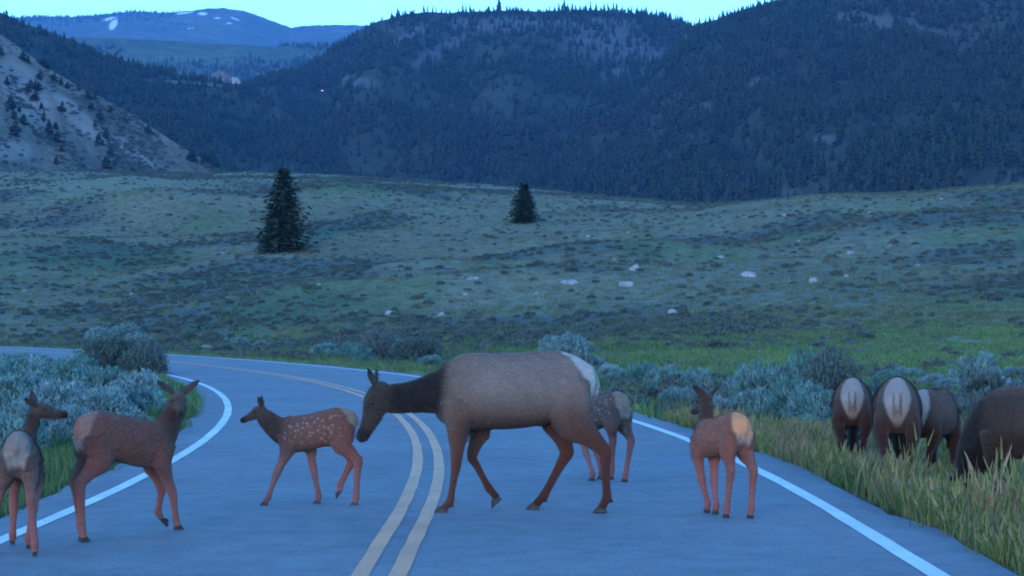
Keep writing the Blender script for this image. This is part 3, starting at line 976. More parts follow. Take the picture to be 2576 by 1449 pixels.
def add_head(B, poll, fwd, up, L, cols, ears, ear_len, ear_col):
    f_ = np.array(fwd, float); f_ /= np.linalg.norm(f_)
    u_ = np.array(up, float); u_ -= f_ * (u_ @ f_); u_ /= np.linalg.norm(u_)
    s_ = np.cross(u_, f_)
    poll = np.array(poll, float)
    st = [(-0.06, -0.10, .17, .15), (0.06, -0.06, .215, .185), (0.18, -0.05, .235, .205), (0.30, -0.06, .225, .205), (0.42, -0.085, .195, .165), (0.56, -0.11, .160, .130), (0.70, -0.13, .135, .112), (0.84, -0.14, .122, .112), (0.94, -0.145, .112, .108), (1.0, -0.155, .082, .082)]
    P = [poll + f_ * (a * L) + u_ * (b_ * L) for a, b_, _, _ in st]
    ra = [q[2] * L for q in st]; rb = [q[3] * L for q in st]
    cc = [cols[0]] * 4 + [cols[1]] * 3 + [cols[2]] * 3
    B.loft(P, ra, rb, cc, s_, sub=3, seg=18, axis=None)
    # lower jaw
    B.loft([poll + f_ * (a * L) + u_ * (b_ * L) for a, b_ in ((0.22, -0.20), (0.45, -0.215), (0.7, -0.215), (0.9, -0.215))], [.085 * L, .075 * L, .055 * L, .045 * L], [.10 * L, .085 * L, .065 * L, .055 * L], [cols[0], cols[1], cols[1], cols[2]], s_, sub=3, seg=12)
    # brow ridges
    for sg in (-1, 1):
        B.loft([poll + f_ * (a * L) + u_ * (0.055 * L) + s_ * (sg * b_ * L) for a, b_ in ((0.2, .16), (0.3, .175), (0.4, .15))], [.05 * L] * 3, [.05 * L] * 3, [cols[0]] * 3, s_, sub=2, seg=8)
    for sg, d in zip((-1, 1), ears):
        # ear direction given in head axes: (forward, up, outward)
        dv = f_ * d[0] + u_ * d[1] + s_ * (sg * d[2]); dv /= np.linalg.norm(dv)
        b0 = poll + f_ * (0.02 * L) + u_ * (0.10 * L) + s_ * (sg * 0.13 * L)
        wide = f_ * 0.8 + s_ * (0.6 * sg); wide -= dv * (wide @ dv); wide /= np.linalg.norm(wide)
        prof = [(0.0, .030), (0.15, .038), (0.35, .050), (0.55, .050), (0.78, .034), (1.0, .008)]
        B.loft([b0 + dv * (q * ear_len) + np.array([0, 0, 0]) for q, _ in prof], [0.014, .013, .011, .010, .009, .007],
               [w_ * ear_len / 0.20 for _, w_ in prof], [ear_col] * 4 + [np.array(ear_col) * 0.5] * 2, wide, sub=3, seg=12)
    eyes = [poll + f_ * (0.31 * L) + u_ * (0.005 * L) + s_ * (sg * 0.185 * L) for sg in (-1, 1)]
    return eyes, s_

def finish(B, name, label, voxel, loc, yaw, feet, hoof_k, eyes, eye_r, paint=None, group=None, cat='elk', hoof_yaw=None, seed=0):
    me = B.mesh(voxel)
    co = np.empty(len(me.vertices) * 3, np.float32); me.vertices.foreach_get('co', co); co = co.reshape(-1, 3).astype(float)
    C = B.colors(co)
    if paint: C = paint(co, C)
    for a in list(me.color_attributes): me.color_attributes.remove(a)
    set_color_attr(me, 'coat', C)
    me.materials.clear(); me.materials.append(MAT_COAT)
    e = empty(name, loc, yaw)
    me.name = 'body'
    obj('body', me, e)
    big = voxel > 0.009
    add_fur(e, me, C, 42000 if big else 22000, 0.028 if big else 0.022, 0.0055 if big else 0.0042, seed + 5, 0.62 if big else 0.46)
    hm = hoof_mesh(hoof_k)
    for i, (p, pitch) in enumerate(feet):
        h = obj('hoof', hm, e, tuple(p))
        h.rotation_euler = (0, pitch, 0 if hoof_yaw is None else hoof_yaw[i])
    bm = bmesh.new(); bmesh.ops.create_uvsphere(bm, u_segments=14, v_segments=10, radius=eye_r)
    em = bpy.data.meshes.new('eye'); bm.to_mesh(em); bm.free(); em.materials.append(MAT_EYE)
    em.polygons.foreach_set('use_smooth', np.ones(len(em.polygons), bool))
    for p in eyes:
        obj('eye', em, e, tuple(p))
    return tag(e, label, cat, group)

MAT_FUR, t, b = new_mat('elk_fur', 0.85, 0.1)
fa_ = nd(t, 'ShaderNodeAttribute', attribute_name='coat')
t.links.new(fa_.outputs['Color'], b.inputs['Base Color'])

def add_fur(e, me, C, n, length, width, seed, low_cut):
    r2 = np.random.default_rng(seed)
    me.calc_loop_triangles()
    nt_ = len(me.loop_triangles)
    tri = np.empty(nt_ * 3, np.int32); me.loop_triangles.foreach_get('vertices', tri); tri = tri.reshape(-1, 3)
    co = np.empty(len(me.vertices) * 3, np.float32); me.vertices.foreach_get('co', co); co = co.reshape(-1, 3)
    no = np.empty(len(me.vertices) * 3, np.float32); me.vertices.foreach_get('normal', no); no = no.reshape(-1, 3)
    a, b_, c_ = co[tri[:, 0]], co[tri[:, 1]], co[tri[:, 2]]
    ar = np.linalg.norm(np.cross(b_ - a, c_ - a), axis=1)
    pick = r2.choice(nt_, n, p=ar / ar.sum())
    w1 = r2.random((n, 1)); w2 = r2.random((n, 1)); fl = (w1 + w2) > 1
    w1 = np.where(fl, 1 - w1, w1); w2 = np.where(fl, 1 - w2, w2)
    p = a[pick] * (1 - w1 - w2) + b_[pick] * w1 + c_[pick] * w2
    nn = no[tri[pick, 0]]
    cc = C[tri[pick, 0]]
    flow = np.array([[-1.0, 0, -0.55]]) + r2.normal(0, .22, (n, 3))
    leg = (p[:, 2] < low_cut)[:, None]
    flow = np.where(leg, np.array([[-0.15, 0, -1.0]]) + r2.normal(0, .15, (n, 3)), flow)
    flow -= nn * (flow * nn).sum(1, keepdims=True)
    flow /= np.linalg.norm(flow, axis=1, keepdims=True) + 1e-6
    dv = flow + nn * r2.uniform(.18, .5, (n, 1))
    L = length * r2.uniform(.6, 1.3, (n, 1)) * np.where(leg, .55, 1.0)
    sv = np.cross(dv, nn); sv /= np.linalg.norm(sv, axis=1, keepdims=True) + 1e-6
    base = p - nn * .002
    V = np.stack([base - sv * width / 2, base + sv * width / 2, base + dv * L], 1).reshape(-1, 3)
    F = np.arange(n * 3).reshape(-1, 3)
    fm = mesh_np('fur', V, F, [MAT_FUR])
    tone = r2.uniform(.72, 1.32, (n, 1))
    set_color_attr(fm, 'coat', np.repeat(np.clip(cc * tone, 0, .9), 3, 0))
    return obj('fur', fm, e)

def bell(x, a, w_):
    return np.exp(-((x - a) / w_) ** 2)

# ---- cow walking across the road, drawn from the side: photo crop units -> metres
CK, CX0, CZ0 = 747.0, 1300.0, 1250.0
def cx(zx): return (CX0 - zx) / CK
def cz(zy): return (CZ0 - zy) / CK
COW_TRUNK = [(1803, 335, 425, .05), (1782, 298, 480, .11), (1740, 266, 570, .165), (1680, 233, 650, .21), (1600, 201, 690, .24), (1500, 188, 668, .255),
             (1400, 196, 690, .275), (1250, 206, 708, .29), (1100, 206, 712, .275), (1000, 203, 716, .25), (920, 214, 716, .215), (855, 243, 700, .175), (795, 285, 668, .135), (755, 322, 632, .10)]
TAN = (.235, .168, .132); TANR = (.185, .115, .078); DARKN = (.020, .014, .013); BRN = (.09, .055, .04); LEGC = (.165, .062, .040); LEGD = (.10, .038, .028); CREAM = (.50, .45, .38)

def cow_trunk(B, fat=1.0):
    P = [(cx(x), 0, (cz(a) + cz(b_)) / 2) for x, a, b_, w_ in COW_TRUNK]
    B.loft(P, [(cz(a) - cz(b_)) / 2 for x, a, b_, w_ in COW_TRUNK], [w_ * fat for *_, w_ in COW_TRUNK],
           [TAN] * 10 + [TANR, TANR, BRN, DARKN], (0, 1, 0), sub=4, seg=28, egg=0.13, axis=(1, 0, 0))
    # tail
    B.loft([(cx(1775), 0, cz(330)), (cx(1800), 0, cz(400)), (cx(1800), 0, cz(455)), (cx(1790), 0, cz(490))], [.035, .035, .028, .012], [.045, .04, .03, .012], [CREAM] * 4, sub=3, seg=10)

def cow_paint(neck_dark_x=None):
    def f(co, C):
        x, y, z = co[:, 0], co[:, 1], co[:, 2]
        C = C.copy()
        # dark belly line; lower flank darkened as coat colour and as painted-in shade
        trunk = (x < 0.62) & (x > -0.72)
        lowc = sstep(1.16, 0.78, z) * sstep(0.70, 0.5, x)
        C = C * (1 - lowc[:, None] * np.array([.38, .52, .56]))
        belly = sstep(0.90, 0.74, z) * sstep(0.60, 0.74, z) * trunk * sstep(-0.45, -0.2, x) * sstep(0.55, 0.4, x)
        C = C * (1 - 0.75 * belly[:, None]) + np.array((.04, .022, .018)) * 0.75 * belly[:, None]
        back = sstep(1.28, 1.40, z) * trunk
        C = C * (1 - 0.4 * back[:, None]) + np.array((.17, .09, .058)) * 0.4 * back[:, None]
        leg = sstep(0.86, 0.62, z) * ((x < 0.7) & (x > -0.9))
        nk = sstep(.60, .72, x + .12 * (z - 1.15)) * sstep(1.16, 1.08, x) * (z > .80)
        C = C * (1 - nk[:, None]) + np.array(DARKN) * nk[:, None]
        # rump patch
        hw = np.interp(z, [0.70, 0.78, 0.90, 1.03, 1.16, 1.28, 1.36, 1.43], [0, .022, .07, .135, .168, .160, .115, .075])
        xb = np.interp(z, [0.66, 0.9, 1.1, 1.25, 1.35, 1.42], [-.52, -.56, -.56, -.52, -.44, -.33])
        m_ = sstep(-0.012, 0.03, hw - np.abs(y)) * sstep(-0.02, 0.03, xb - x) * (z > 0.66)
        edge = np.clip(sstep(-0.10, -0.015, hw - np.abs(y)) * sstep(-0.05, 0.0, xb - x) * sstep(0.62, 0.75, z) * (z < 1.25), 0, 1) * (1 - m_)
        C = C * (1 - 0.38 * edge[:, None]) + np.array((.07, .04, .035)) * 0.38 * edge[:, None]
        tailm = bell(y, 0, 0.02) * sstep(1.2, 1.0, z)
        cr = np.array(CREAM) * np.ones((len(z), 1))
        low = sstep(1.02, 0.72, z)[:, None]
        cr = cr * (1 - low) + np.array((.40, .27, .17)) * low
        groove = (bell(np.abs(y), 0.042, 0.013) * sstep(.93, 1.0, z) * sstep(1.27, 1.2, z))[:, None]
        cr = cr * (1 - .65 * groove)
        pink = (bell(y, 0, 0.05) * bell(z, .98, .07))[:, None]
        cr = cr * (1 - pink * np.array([.05, .35, .35]))
        C = C * (1 - m_[:, None]) + cr * m_[:, None]
        return C
    return f

def px_joint(pts, y):
    return [(cx(a), y if not isinstance(y, (list, tuple)) else y[i], cz(b_)) for i, (a, b_) in enumerate(pts)]

B = Beast()
cow_trunk(B)
B.loft([(cx(870), 0, cz(450)), (cx(790), 0, cz(462)), (cx(700), 0, cz(478)), (cx(610), 0, cz(494)), (cx(520), 0, cz(505)), (cx(440), 0, cz(506)), (cx(390), 0, cz(490))],
       [.27, .205, .172, .145, .134, .128, .10], [.16, .125, .10, .088, .083, .083, .08], [TANR, DARKN, DARKN, DARKN, DARKN, (.036, .025, .02), (.045, .03, .024)], sub=4, seg=20, egg=0.12)
hd = np.array([cx(203) - cx(385), 0.02, cz(742) - cz(425)])
HL = np.linalg.norm(hd)
eyes, _ = add_head(B, (cx(385), 0.0, cz(437)), hd, (0.75, 0, 0.45), HL, [(.055, .038, .028), (.06, .04, .03), (.018, .014, .013)],
                   [(-0.95, 0.55, 0.55), (-0.62, 0.80, 0.25)], 0.185, (.06, .042, .035))
add_leg(B, 'f', px_joint([(905, 530), (900, 705), (885, 945), (847, 1172), (806, 1222)], [.13, .155, .15, .145, .145]), 1.08, 1.08, [TANR, LEGC, LEGD])
add_leg(B, 'f', px_joint([(960, 540), (1035, 715), (985, 900), (1098, 1108), (1148, 1168)], [-.13, -.155, -.15, -.145, -.145]), 1.08, 1.08, [TANR, LEGC, LEGD])
add_leg(B, 'h', px_joint([(1610, 400), (1640, 640), (1858, 845), (1872, 1150), (1838, 1216)], [.12, .16, .15, .14, .14]), 1.14, 1.1, [TAN, LEGC, LEGD])
add_leg(B, 'h', px_joint([(1590, 420), (1560, 640), (1618, 872), (1462, 1158), (1410, 1214)], [-.12, -.16, -.15, -.14, -.14]), 1.14, 1.1, [TAN, LEGC, LEGD])
# udder and dewclaws
B.loft([(cx(1500), 0, cz(610)), (cx(1440), 0, cz(645)), (cx(1380), 0, cz(655))], [.06, .06, .04], [.10, .10, .06], [(.10, .06, .045)] * 3, sub=3)
for zx, zy, y in ((862, 1205, .145), (1130, 1118, -.145), (1905, 1172, .14), (1475, 1188, -.14)):
    B.loft([(cx(zx - 12), y, cz(zy - 8)), (cx(zx + 6), y, cz(zy + 6))], [.016, .012], [.03, .028], [(.05, .035, .03)] * 2, sub=2, seg=8)
d_cow = 17.57
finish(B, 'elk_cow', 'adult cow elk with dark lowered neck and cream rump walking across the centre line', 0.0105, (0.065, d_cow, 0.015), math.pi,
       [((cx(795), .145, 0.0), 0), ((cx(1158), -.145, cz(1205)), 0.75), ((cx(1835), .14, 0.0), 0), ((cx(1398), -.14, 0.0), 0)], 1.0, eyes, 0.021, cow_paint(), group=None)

# ---- calves
KK, KX0, KZ0 = 1225.0, 930.0, 1330.0
def kx(zx): return (KX0 - zx) / KK
def kz(zy): return (KZ0 - zy) / KK
CALF_TRUNK = [(1392, 335, 430, .03), (1372, 298, 500, .07), (1320, 266, 600, .10), (1240, 247, 665, .125), (1150, 245, 682, .135), (1050, 266, 678, .138), (950, 292, 700, .138),
              (850, 313, 728, .135), (750, 328, 742, .128), (680, 338, 748, .12), (610, 345, 735, .105), (560, 358, 700, .085), (520, 385, 652, .06)]
CRED = (.23, .086, .055); CRED2 = (.2, .11, .07); CDARK = (.05, .027, .022); CLEG = (.37, .118, .092); CLEG2 = (.27, .088, .068); CNECK = (.060, .031, .024)

def calf_trunk(B, s, body=CRED):
    P = [(kx(x) * s, 0, (kz(a) + kz(b_)) / 2 * s) for x, a, b_, w_ in CALF_TRUNK]
    B.loft(P, [(kz(a) - kz(b_)) / 2 * s for x, a, b_, w_ in CALF_TRUNK], [w_ * s for *_, w_ in CALF_TRUNK], [body] * 10 + [CNECK] * 3, sub=4, seg=26, egg=0.12, axis=(1, 0, 0))
    B.loft([(kx(1375) * s, 0, kz(330) * s), (kx(1396) * s, 0, kz(400) * s), (kx(1392) * s, 0, kz(450) * s)], [.02, .022, .012], [.026, .024, .012], [(.28, .18, .12)] * 3, sub=3, seg=8)

def calf_paint(s, seed, rump=(.34, .22, .15), spot=0.85, spotcol=(.40, .34, .28)):
    r2 = np.random.default_rng(seed)
    cs_ = []
    for sg in (-1, 1):
        for row in range(6):
            zr = 0.81 - 0.044 * row
            for k in range(13):
                if r2.random() < 0.25: continue
                cs_.append((-0.27 + 0.043 * k + r2.uniform(-.021, .021) + 0.02 * (row % 2), sg, zr + r2.uniform(-.019, .019) + 0.05 * (k < 5) * (5 - k) / 5, r2.uniform(.005, .0105)))
    cs_ = np.array(cs_)
    def f(co, C):
        q = co / s
        x, y, z = q[:, 0], q[:, 1], q[:, 2]
        C = C.copy()
        topz = np.interp(x, [-.38, -.3, -.2, -.1, 0, .1, .2, .26, .3], [.80, .865, .885, .87, .845, .83, .82, .80, .79])
        trunk = sstep(.31, .25, x) * sstep(-.40, -.36, x) * sstep(.44, .52, z)
        dors = bell(y, 0, 0.03) * sstep(-.045, -.01, z - topz) * trunk
        C = C * (1 - .7 * dors[:, None]) + np.array(CDARK) * .7 * dors[:, None]
        belly = sstep(.56, .49, z) * trunk * sstep(-.2, -.1, x)
        C = C * (1 - .6 * belly[:, None]) + np.array((.12, .07, .06)) * .6 * belly[:, None]
        sp = np.zeros(len(q))
        for (sx, sg, sz, sr) in cs_:
            dd = np.sqrt(((x - sx) / 1.25) ** 2 + (z - sz) ** 2)
            sp = np.maximum(sp, sstep(sr * 1.25, sr * 0.65, dd) * (np.sign(y) == sg) * (np.abs(y) > 0.03))
        sp = sp * trunk * spot
        C = C * (1 - sp[:, None]) + np.array(spotcol) * sp[:, None]
        hw = np.interp(z, [.46, .54, .64, .74, .82, .87, .90], [0, .03, .07, .105, .118, .10, .07])
        xb = np.interp(z, [.46, .6, .72, .82, .90], [-.31, -.335, -.325, -.29, -.20])
        m_ = sstep(-.008, .022, hw - np.abs(y)) * sstep(-.01, .025, xb - x) * (z > .46)
        edge = sstep(-.06, -.005, hw - np.abs(y)) * sstep(-.04, .01, xb - x) * (z > .44) * sstep(.80, .7, z) * (1 - m_)
        C = C * (1 - .6 * edge[:, None]) + np.array((.11, .06, .05)) * .6 * edge[:, None]
        pale = sstep(.76, .62, z)[:, None]
        rc = np.array(rump) * (1 - pale) + np.array((.36, .29, .23)) * pale
        C = C * (1 - m_[:, None]) + rc * m_[:, None]
        return C
    return f

def kj(pts, ys):
    return [(kx(a), y, kz(b_)) for (a, b_), y in zip(pts, ys)]

# calf in profile, nose to the left, followed by the cow's muzzle
B = Beast(); s = 1.0
calf_trunk(B, s)
B.loft([(kx(620), 0, kz(510)), (kx(545), 0, kz(490)), (kx(475), 0, kz(448)), (kx(415), 0, kz(398)), (kx(362), 0, kz(345)), (kx(330), 0, kz(310))],
       [.155, .125, .105, .092, .08, .06], [.09, .075, .064, .056, .052, .05], [CRED, CNECK, CNECK, CNECK, (.08, .048, .036), (.08, .048, .036)], sub=4, seg=18, egg=.1)
hd = np.array([kx(82) - kx(345), 0, kz(338) - kz(238)])
eyes, _ = add_head(B, (kx(345), 0, kz(255)), hd, (0.3, 0, 1), np.linalg.norm(hd), [(.085, .052, .038), (.075, .046, .035), (.02, .015, .013)], [(-0.25, 0.9, 0.25), (-0.10, 0.95, 0.30)], 0.105, (.065, .042, .035))
add_leg(B, 'f', kj([(640, 560), (625, 730), (508, 985), (415, 1245), (385, 1293)], [.06, .075, .07, .07, .07]), 0.88, 0.68, [CRED, CLEG, CLEG2])
add_leg(B, 'f', kj([(690, 570), (860, 700), (905, 930), (965, 1240), (955, 1290)], [-.06, -.075, -.07, -.07, -.07]), 0.88, 0.64, [CRED, CLEG, CLEG2])
add_leg(B, 'h', kj([(1250, 420), (1240, 640), (1420, 825), (1400, 1240), (1388, 1292)], [.06, .08, .075, .07, .07]), 0.88, 0.62, [CRED, CLEG2, CLEG])
add_leg(B, 'h', kj([(1250, 430), (1220, 650), (1345, 840), (1208, 1110), (1202, 1180)], [-.06, -.08, -.075, -.07, -.07]), 0.88, 0.62, [CRED, CLEG2, CLEG])
finish(B, 'elk_calf', 'spotted elk calf in profile stepping ahead of the cow, nose raised level', 0.0075, (-1.805, 18.22, 0.012), math.pi,
       [((kx(378), .07, 0), 0), ((kx(950), -.07, 0), 0), ((kx(1385), .07, 0), 0), ((kx(1200), -.07, kz(1228)), 0.9)], 0.62, eyes, 0.013, calf_paint(s, 5, spot=.62))

def calf_free(name, label, loc, yaw, s, feet, neck, head, spot, seed, rump, body=CRED, ears=((-0.3, 0.6, 0.8), (-0.3, 0.6, 0.8)), hock_fwd=(0, 0)):
    """feet: dict fl/fr/hl/hr -> world point of the hoof; neck: local path with radii; head: (poll, forward, up) in local axes"""
    B = Beast()
    calf_trunk(B, s, body)
    B.loft([np.array(p[:3]) * s for p in neck], [p[3] * s for p in neck], [p[4] * s for p in neck], [CRED] + [CNECK] * (len(neck) - 1), side=(0, 1, 0), sub=4, seg=18)
    L = .25 * s
    eyes, _ = add_head(B, np.array(head[0]) * s, head[1], head[2], L, [(.085, .052, .038), (.075, .046, .035), (.02, .015, .013)], ears, .15 * s, (.065, .042, .035))
    M = Matrix.Rotation(-yaw, 3, 'Z')
    hoofs = []
    for key in ('fl', 'fr', 'hl', 'hr'):
        p = np.array(M @ (Vector(feet[key]) - Vector(loc)))
        sg = 1 if key[1] == 'l' else -1
        lift = max(0.0, p[2])
        top = p + np.array([-0.004, 0, 0.037 * 0.62 * 1.6])
        if lift > 0.03: top = p + np.array([-0.02, 0, 0.045])
        fet = top + np.array([-0.012 - 0.25 * lift, 0, 0.045])
        if key[0] == 'f':
            sh = np.array([.24 * s, sg * .06 * s, .64 * s]); el = np.array([.235 * s, sg * .085 * s, .50 * s])
            mid = el * .46 + fet * .54
            kn = mid + np.array([.02 + 0.7 * lift, 0, 0.0])
            J = [sh, el, kn, fet, top]
            add_leg(B, 'f', J, .88, .68 * s, [body, CLEG, CLEG2])
        else:
            hp = np.array([-.26 * s, sg * .06 * s, .73 * s]); stf = np.array([-.24 * s, sg * .085 * s, .565 * s])
            hk = np.array([fet[0] * .75 + stf[0] * .25 - .055 * s, fet[1] * .5 + stf[1] * .5, .40 * s + 0.2 * lift])
            J = [hp, stf, hk, fet, top]
            add_leg(B, 'h', J, .88, .63 * s, [body, CLEG2, CLEG])
        hoofs.append((p, 0.8 if lift > 0.03 else 0))
    return finish(B, name, label, 0.0078, loc, yaw, hoofs, .62 * s, eyes, .013 * s, calf_paint(s, seed, rump, spot))

def ZG(zx, zy, ox, oy, f_):      # hoof point on the road from a crop of the photo
    return G(ox + zx / f_, oy + zy / f_, 0.012)
NECK_UP = [(.20, 0, .64, .14, .085), (.27, 0, .70, .105, .072), (.32, 0, .79, .082, .06), (.345, 0, .89, .07, .053), (.355, 0, .97, .06, .05)]

# calf walking away with an orange rump, head up, beside the right edge line
yaw = R(117); fw = Vector((math.cos(yaw), math.sin(yaw), 0))
hr, hl = ZG(1205, 1292, 2200, 1250, 1.7044), ZG(1045, 1288, 2200, 1250, 1.7044)
fr_ = ZG(975, 1266, 2200, 1250, 1.7044); fl_ = fr_ + Vector((-0.06, 0.14, 0.0))
org = (hr + hl) / 2 + fw * 0.27; org.z = 0.012
calf_free('elk_calf', 'reddish elk calf walking away beside the outer edge line, orange rump and pricked ears', org, yaw, 1.02,
          {'fl': fl_, 'fr': fr_, 'hl': hl, 'hr': hr}, [(.20, 0, .64, .14, .085), (.26, -.01, .72, .10, .07), (.27, -.02, .80, .08, .058), (.27, -.03, .88, .068, .052), (.26, -.035, .94, .058, .048)],
          ((.255, -.035, .985), (0.94, 0.10, -0.42), (0.2, 0, 1)), .35, 31, (.78, .33, .15), (.31, .105, .06), ears=((-0.25, 0.70, 0.95), (-0.25, 0.70, 0.95)))

# calf half hidden behind the cow's hind leg, head down
yaw = R(128); fw = Vector((math.cos(yaw), math.sin(yaw), 0))
hr, hl = ZG(375, 1052, 2200, 1250, 1.7044), ZG(285, 1036, 2200, 1250, 1.7044)
fl_ = ZG(160, 1046, 2200, 1250, 1.7044); fr_ = fl_ + Vector((0.10, 0.22, 0))
org = (hr + hl) / 2 + fw * 0.26; org.z = 0.012
calf_free('elk_calf', 'white-spotted elk calf with lowered head, partly hidden behind the cow\'s hind leg', org, yaw, 1.06,
          {'fl': fl_, 'fr': fr_, 'hl': hl, 'hr': hr}, [(.18, 0, .64, .14, .085), (.28, 0, .64, .11, .07), (.37, 0, .58, .085, .06), (.44, 0, .50, .07, .05), (.48, 0, .44, .06, .048)],
          ((.50, 0, .43), (0.45, 0, -0.9), (1, 0, 0.4)), .95, 33, (.33, .21, .145), (.165, .082, .06))

# calf facing right and away, head turned back to the camera
yaw = R(38); fw = Vector((math.cos(yaw), math.sin(yaw), 0))
hr = ZG(628, 1192, 0, 1480, 1.926); hl = hr + Vector((-0.03, 0.10, 0))
fr_ = at(690, 2053, 15.98, True); fl_ = at(632, 2026, 16.05, True)
fr_.z = max(fr_.z, .012); fl_.z = max(fl_.z, .012)
org = (hr + hl) / 2 + fw * 0.36; org.z = 0.012
calf_free('elk_calf', 'plain brown elk calf by the inner edge line looking back over its shoulder', org, yaw, 1.12,
          {'fl': fl_, 'fr': fr_, 'hl': hl, 'hr': hr}, [(.20, 0, .64, .14, .085), (.28, -.005, .70, .11, .075), (.32, -.01, .79, .088, .066), (.37, -.012, .87, .078, .06), (.385, -.015, .94, .066, .054)],
          ((.395, -.012, .975), (-0.42, -0.95, -0.42), (0, 0, 1)), .09, 35, (.30, .15, .11), (.15, .056, .038), ears=((-0.15, 0.62, 0.8), (-0.15, 0.62, 0.8)))

# calf at the left edge seen from behind, head turned right
yaw = R(97); fw = Vector((math.cos(yaw), math.sin(yaw), 0))
hr, hl = ZG(262, 1296, 0, 1480, 1.926), ZG(-6, 1252, 0, 1480, 1.926)
fr_, fl_ = ZG(185, 1258, 0, 1480, 1.926), ZG(66, 1226, 0, 1480, 1.926)
fr_ += Vector((0, .12, 0)); fl_ += Vector((0, .12, 0)); hl.y -= 0.2
org = Vector((-3.60, 14.50, 0.012)) + fw * 0.25
calf_free('elk_calf', 'pale-rumped elk calf walking away next to the sagebrush, head turned sideways', org, yaw, 1.0,
          {'fl': fl_, 'fr': fr_, 'hl': hl, 'hr': hr}, [(.20, 0, .64, .14, .085), (.27, 0, .72, .10, .07), (.31, -.01, .81, .078, .058), (.33, -.03, .90, .066, .052), (.335, -.045, .985, .058, .048)],
          ((.33, -.045, 1.02), (0.10, -0.98, -0.05), (0.0, 0.0, 1)), .6, 37, (.31, .22, .17), (.155, .078, .056), ears=((-0.55, 0.45, 0.85), (-0.2, 0.75, 0.6)))

# ---- cows grazing in the roadside grass
def cow_free(label, X, Y, yaw, s, neck_dir, body_tint=1.0, spread=1.0, name='elk_cow', steep=False):
    B = Beast()
    global TAN, TANR
    cow_trunk(B)
    nd_ = neck_dir
    pts = [(.55, 0, 1.06, .27, .16), (.68, .2 * nd_, .98, .21, .125), (.84, .5 * nd_, .82, .17, .10), (1.0, .9 * nd_, .62, .145, .088), (1.12, 1.2 * nd_, .44, .13, .083)]
    if steep:
        pts = [(.55, 0, 1.06, .27, .16), (.66, 0, .96, .22, .13), (.75, 0, .80, .18, .105), (.81, 0, .60, .15, .09), (.84, 0, .42, .13, .083)]
    B.loft([p[:3] for p in pts], [p[3] for p in pts], [p[4] for p in pts], [TANR, DARKN, DARKN, DARKN, DARKN], sub=4, seg=20)
    eyes, _ = add_head(B, (.85 if steep else 1.13, 1.22 * nd_, .45), (0.15 if steep else 0.45, .1 * nd_, -0.55), (0.6, 0, 0.5), .48, [(.055, .038, .028), (.06, .04, .03), (.018, .014, .013)], [(-.5, .5, .8), (-.5, .5, .8)], .18, (.06, .042, .035))
    hoofs = []
    for kind, xs, sg, dx in (('f', .5, 1, .06), ('f', .5, -1, -.05), ('h', -.55, 1, -.04), ('h', -.55, -1, .06)):
        y = sg * .15 * spread
        if kind == 'f':
            J = [(.53, sg * .13, .96), (.535, sg * .16, .73), (xs + dx * .5 + .01, y, .41), (xs + dx - .02, y, .10), (xs + dx + .01, y, .045)]
            add_leg(B, 'f', J, .98, 1.0, [TANR, LEGC, LEGD])
        else:
            J = [(-.42, sg * .12, 1.12), (-.42, sg * .18, .82), (xs + dx - .09, y, .53), (xs + dx - .03, y, .105), (xs + dx, y, .045)]
            add_leg(B, 'h', J, 1.0, 1.0, [TANR, LEGC, LEGD])
        hoofs.append(((xs + dx + .015, y, 0), 0))
    base = cow_paint()
    def paint(co, C):
        C0 = base(co, C * np.array([1, .86, .80]) * body_tint)
        lum = C0.mean(1, keepdims=True)
        C = np.where(lum > .18, C0 * np.array([.80, .72, .70]), C0)
        return C
    z = float(ground_z(np.array([X]), np.array([Y]))[0])
    e = finish(B, name, label, 0.0125, (X, Y, z - 0.01), yaw, hoofs, 1.0, eyes, .02, paint, group=None)
    e.scale = (s, s, s)
    return e
pA = at(2166, 1000, 24.6); pB = at(2284, 1000, 22.2); pC = at(2366, 1000, 23.6)
fA, fB = 0.62, 0.60
cow_free('slimmer tail-on cow elk in the grass, closest to the big sagebrush clump', pA.x, pA.y + .62, R(80), 0.91, 0.0, .42)
cow_free('broad tail-on cow elk in tall roadside grass with a large pinkish cream rump', pB.x, pB.y + .62, R(79), 0.96, 0.0, .48)
cow_free('cow elk mostly hidden behind the broad-rumped one, cream rump edge showing', pC.x, pC.y + .5, R(60), 0.88, 0.0, .42)
pD = at(2500, 1000, 18.9)
cow_free('dark brown elk grazing side-on, head down in tall grass beside the tail-on cows', pD.x + .62, pD.y + .1, R(152), 1.03, 0.0, .30, steep=True)
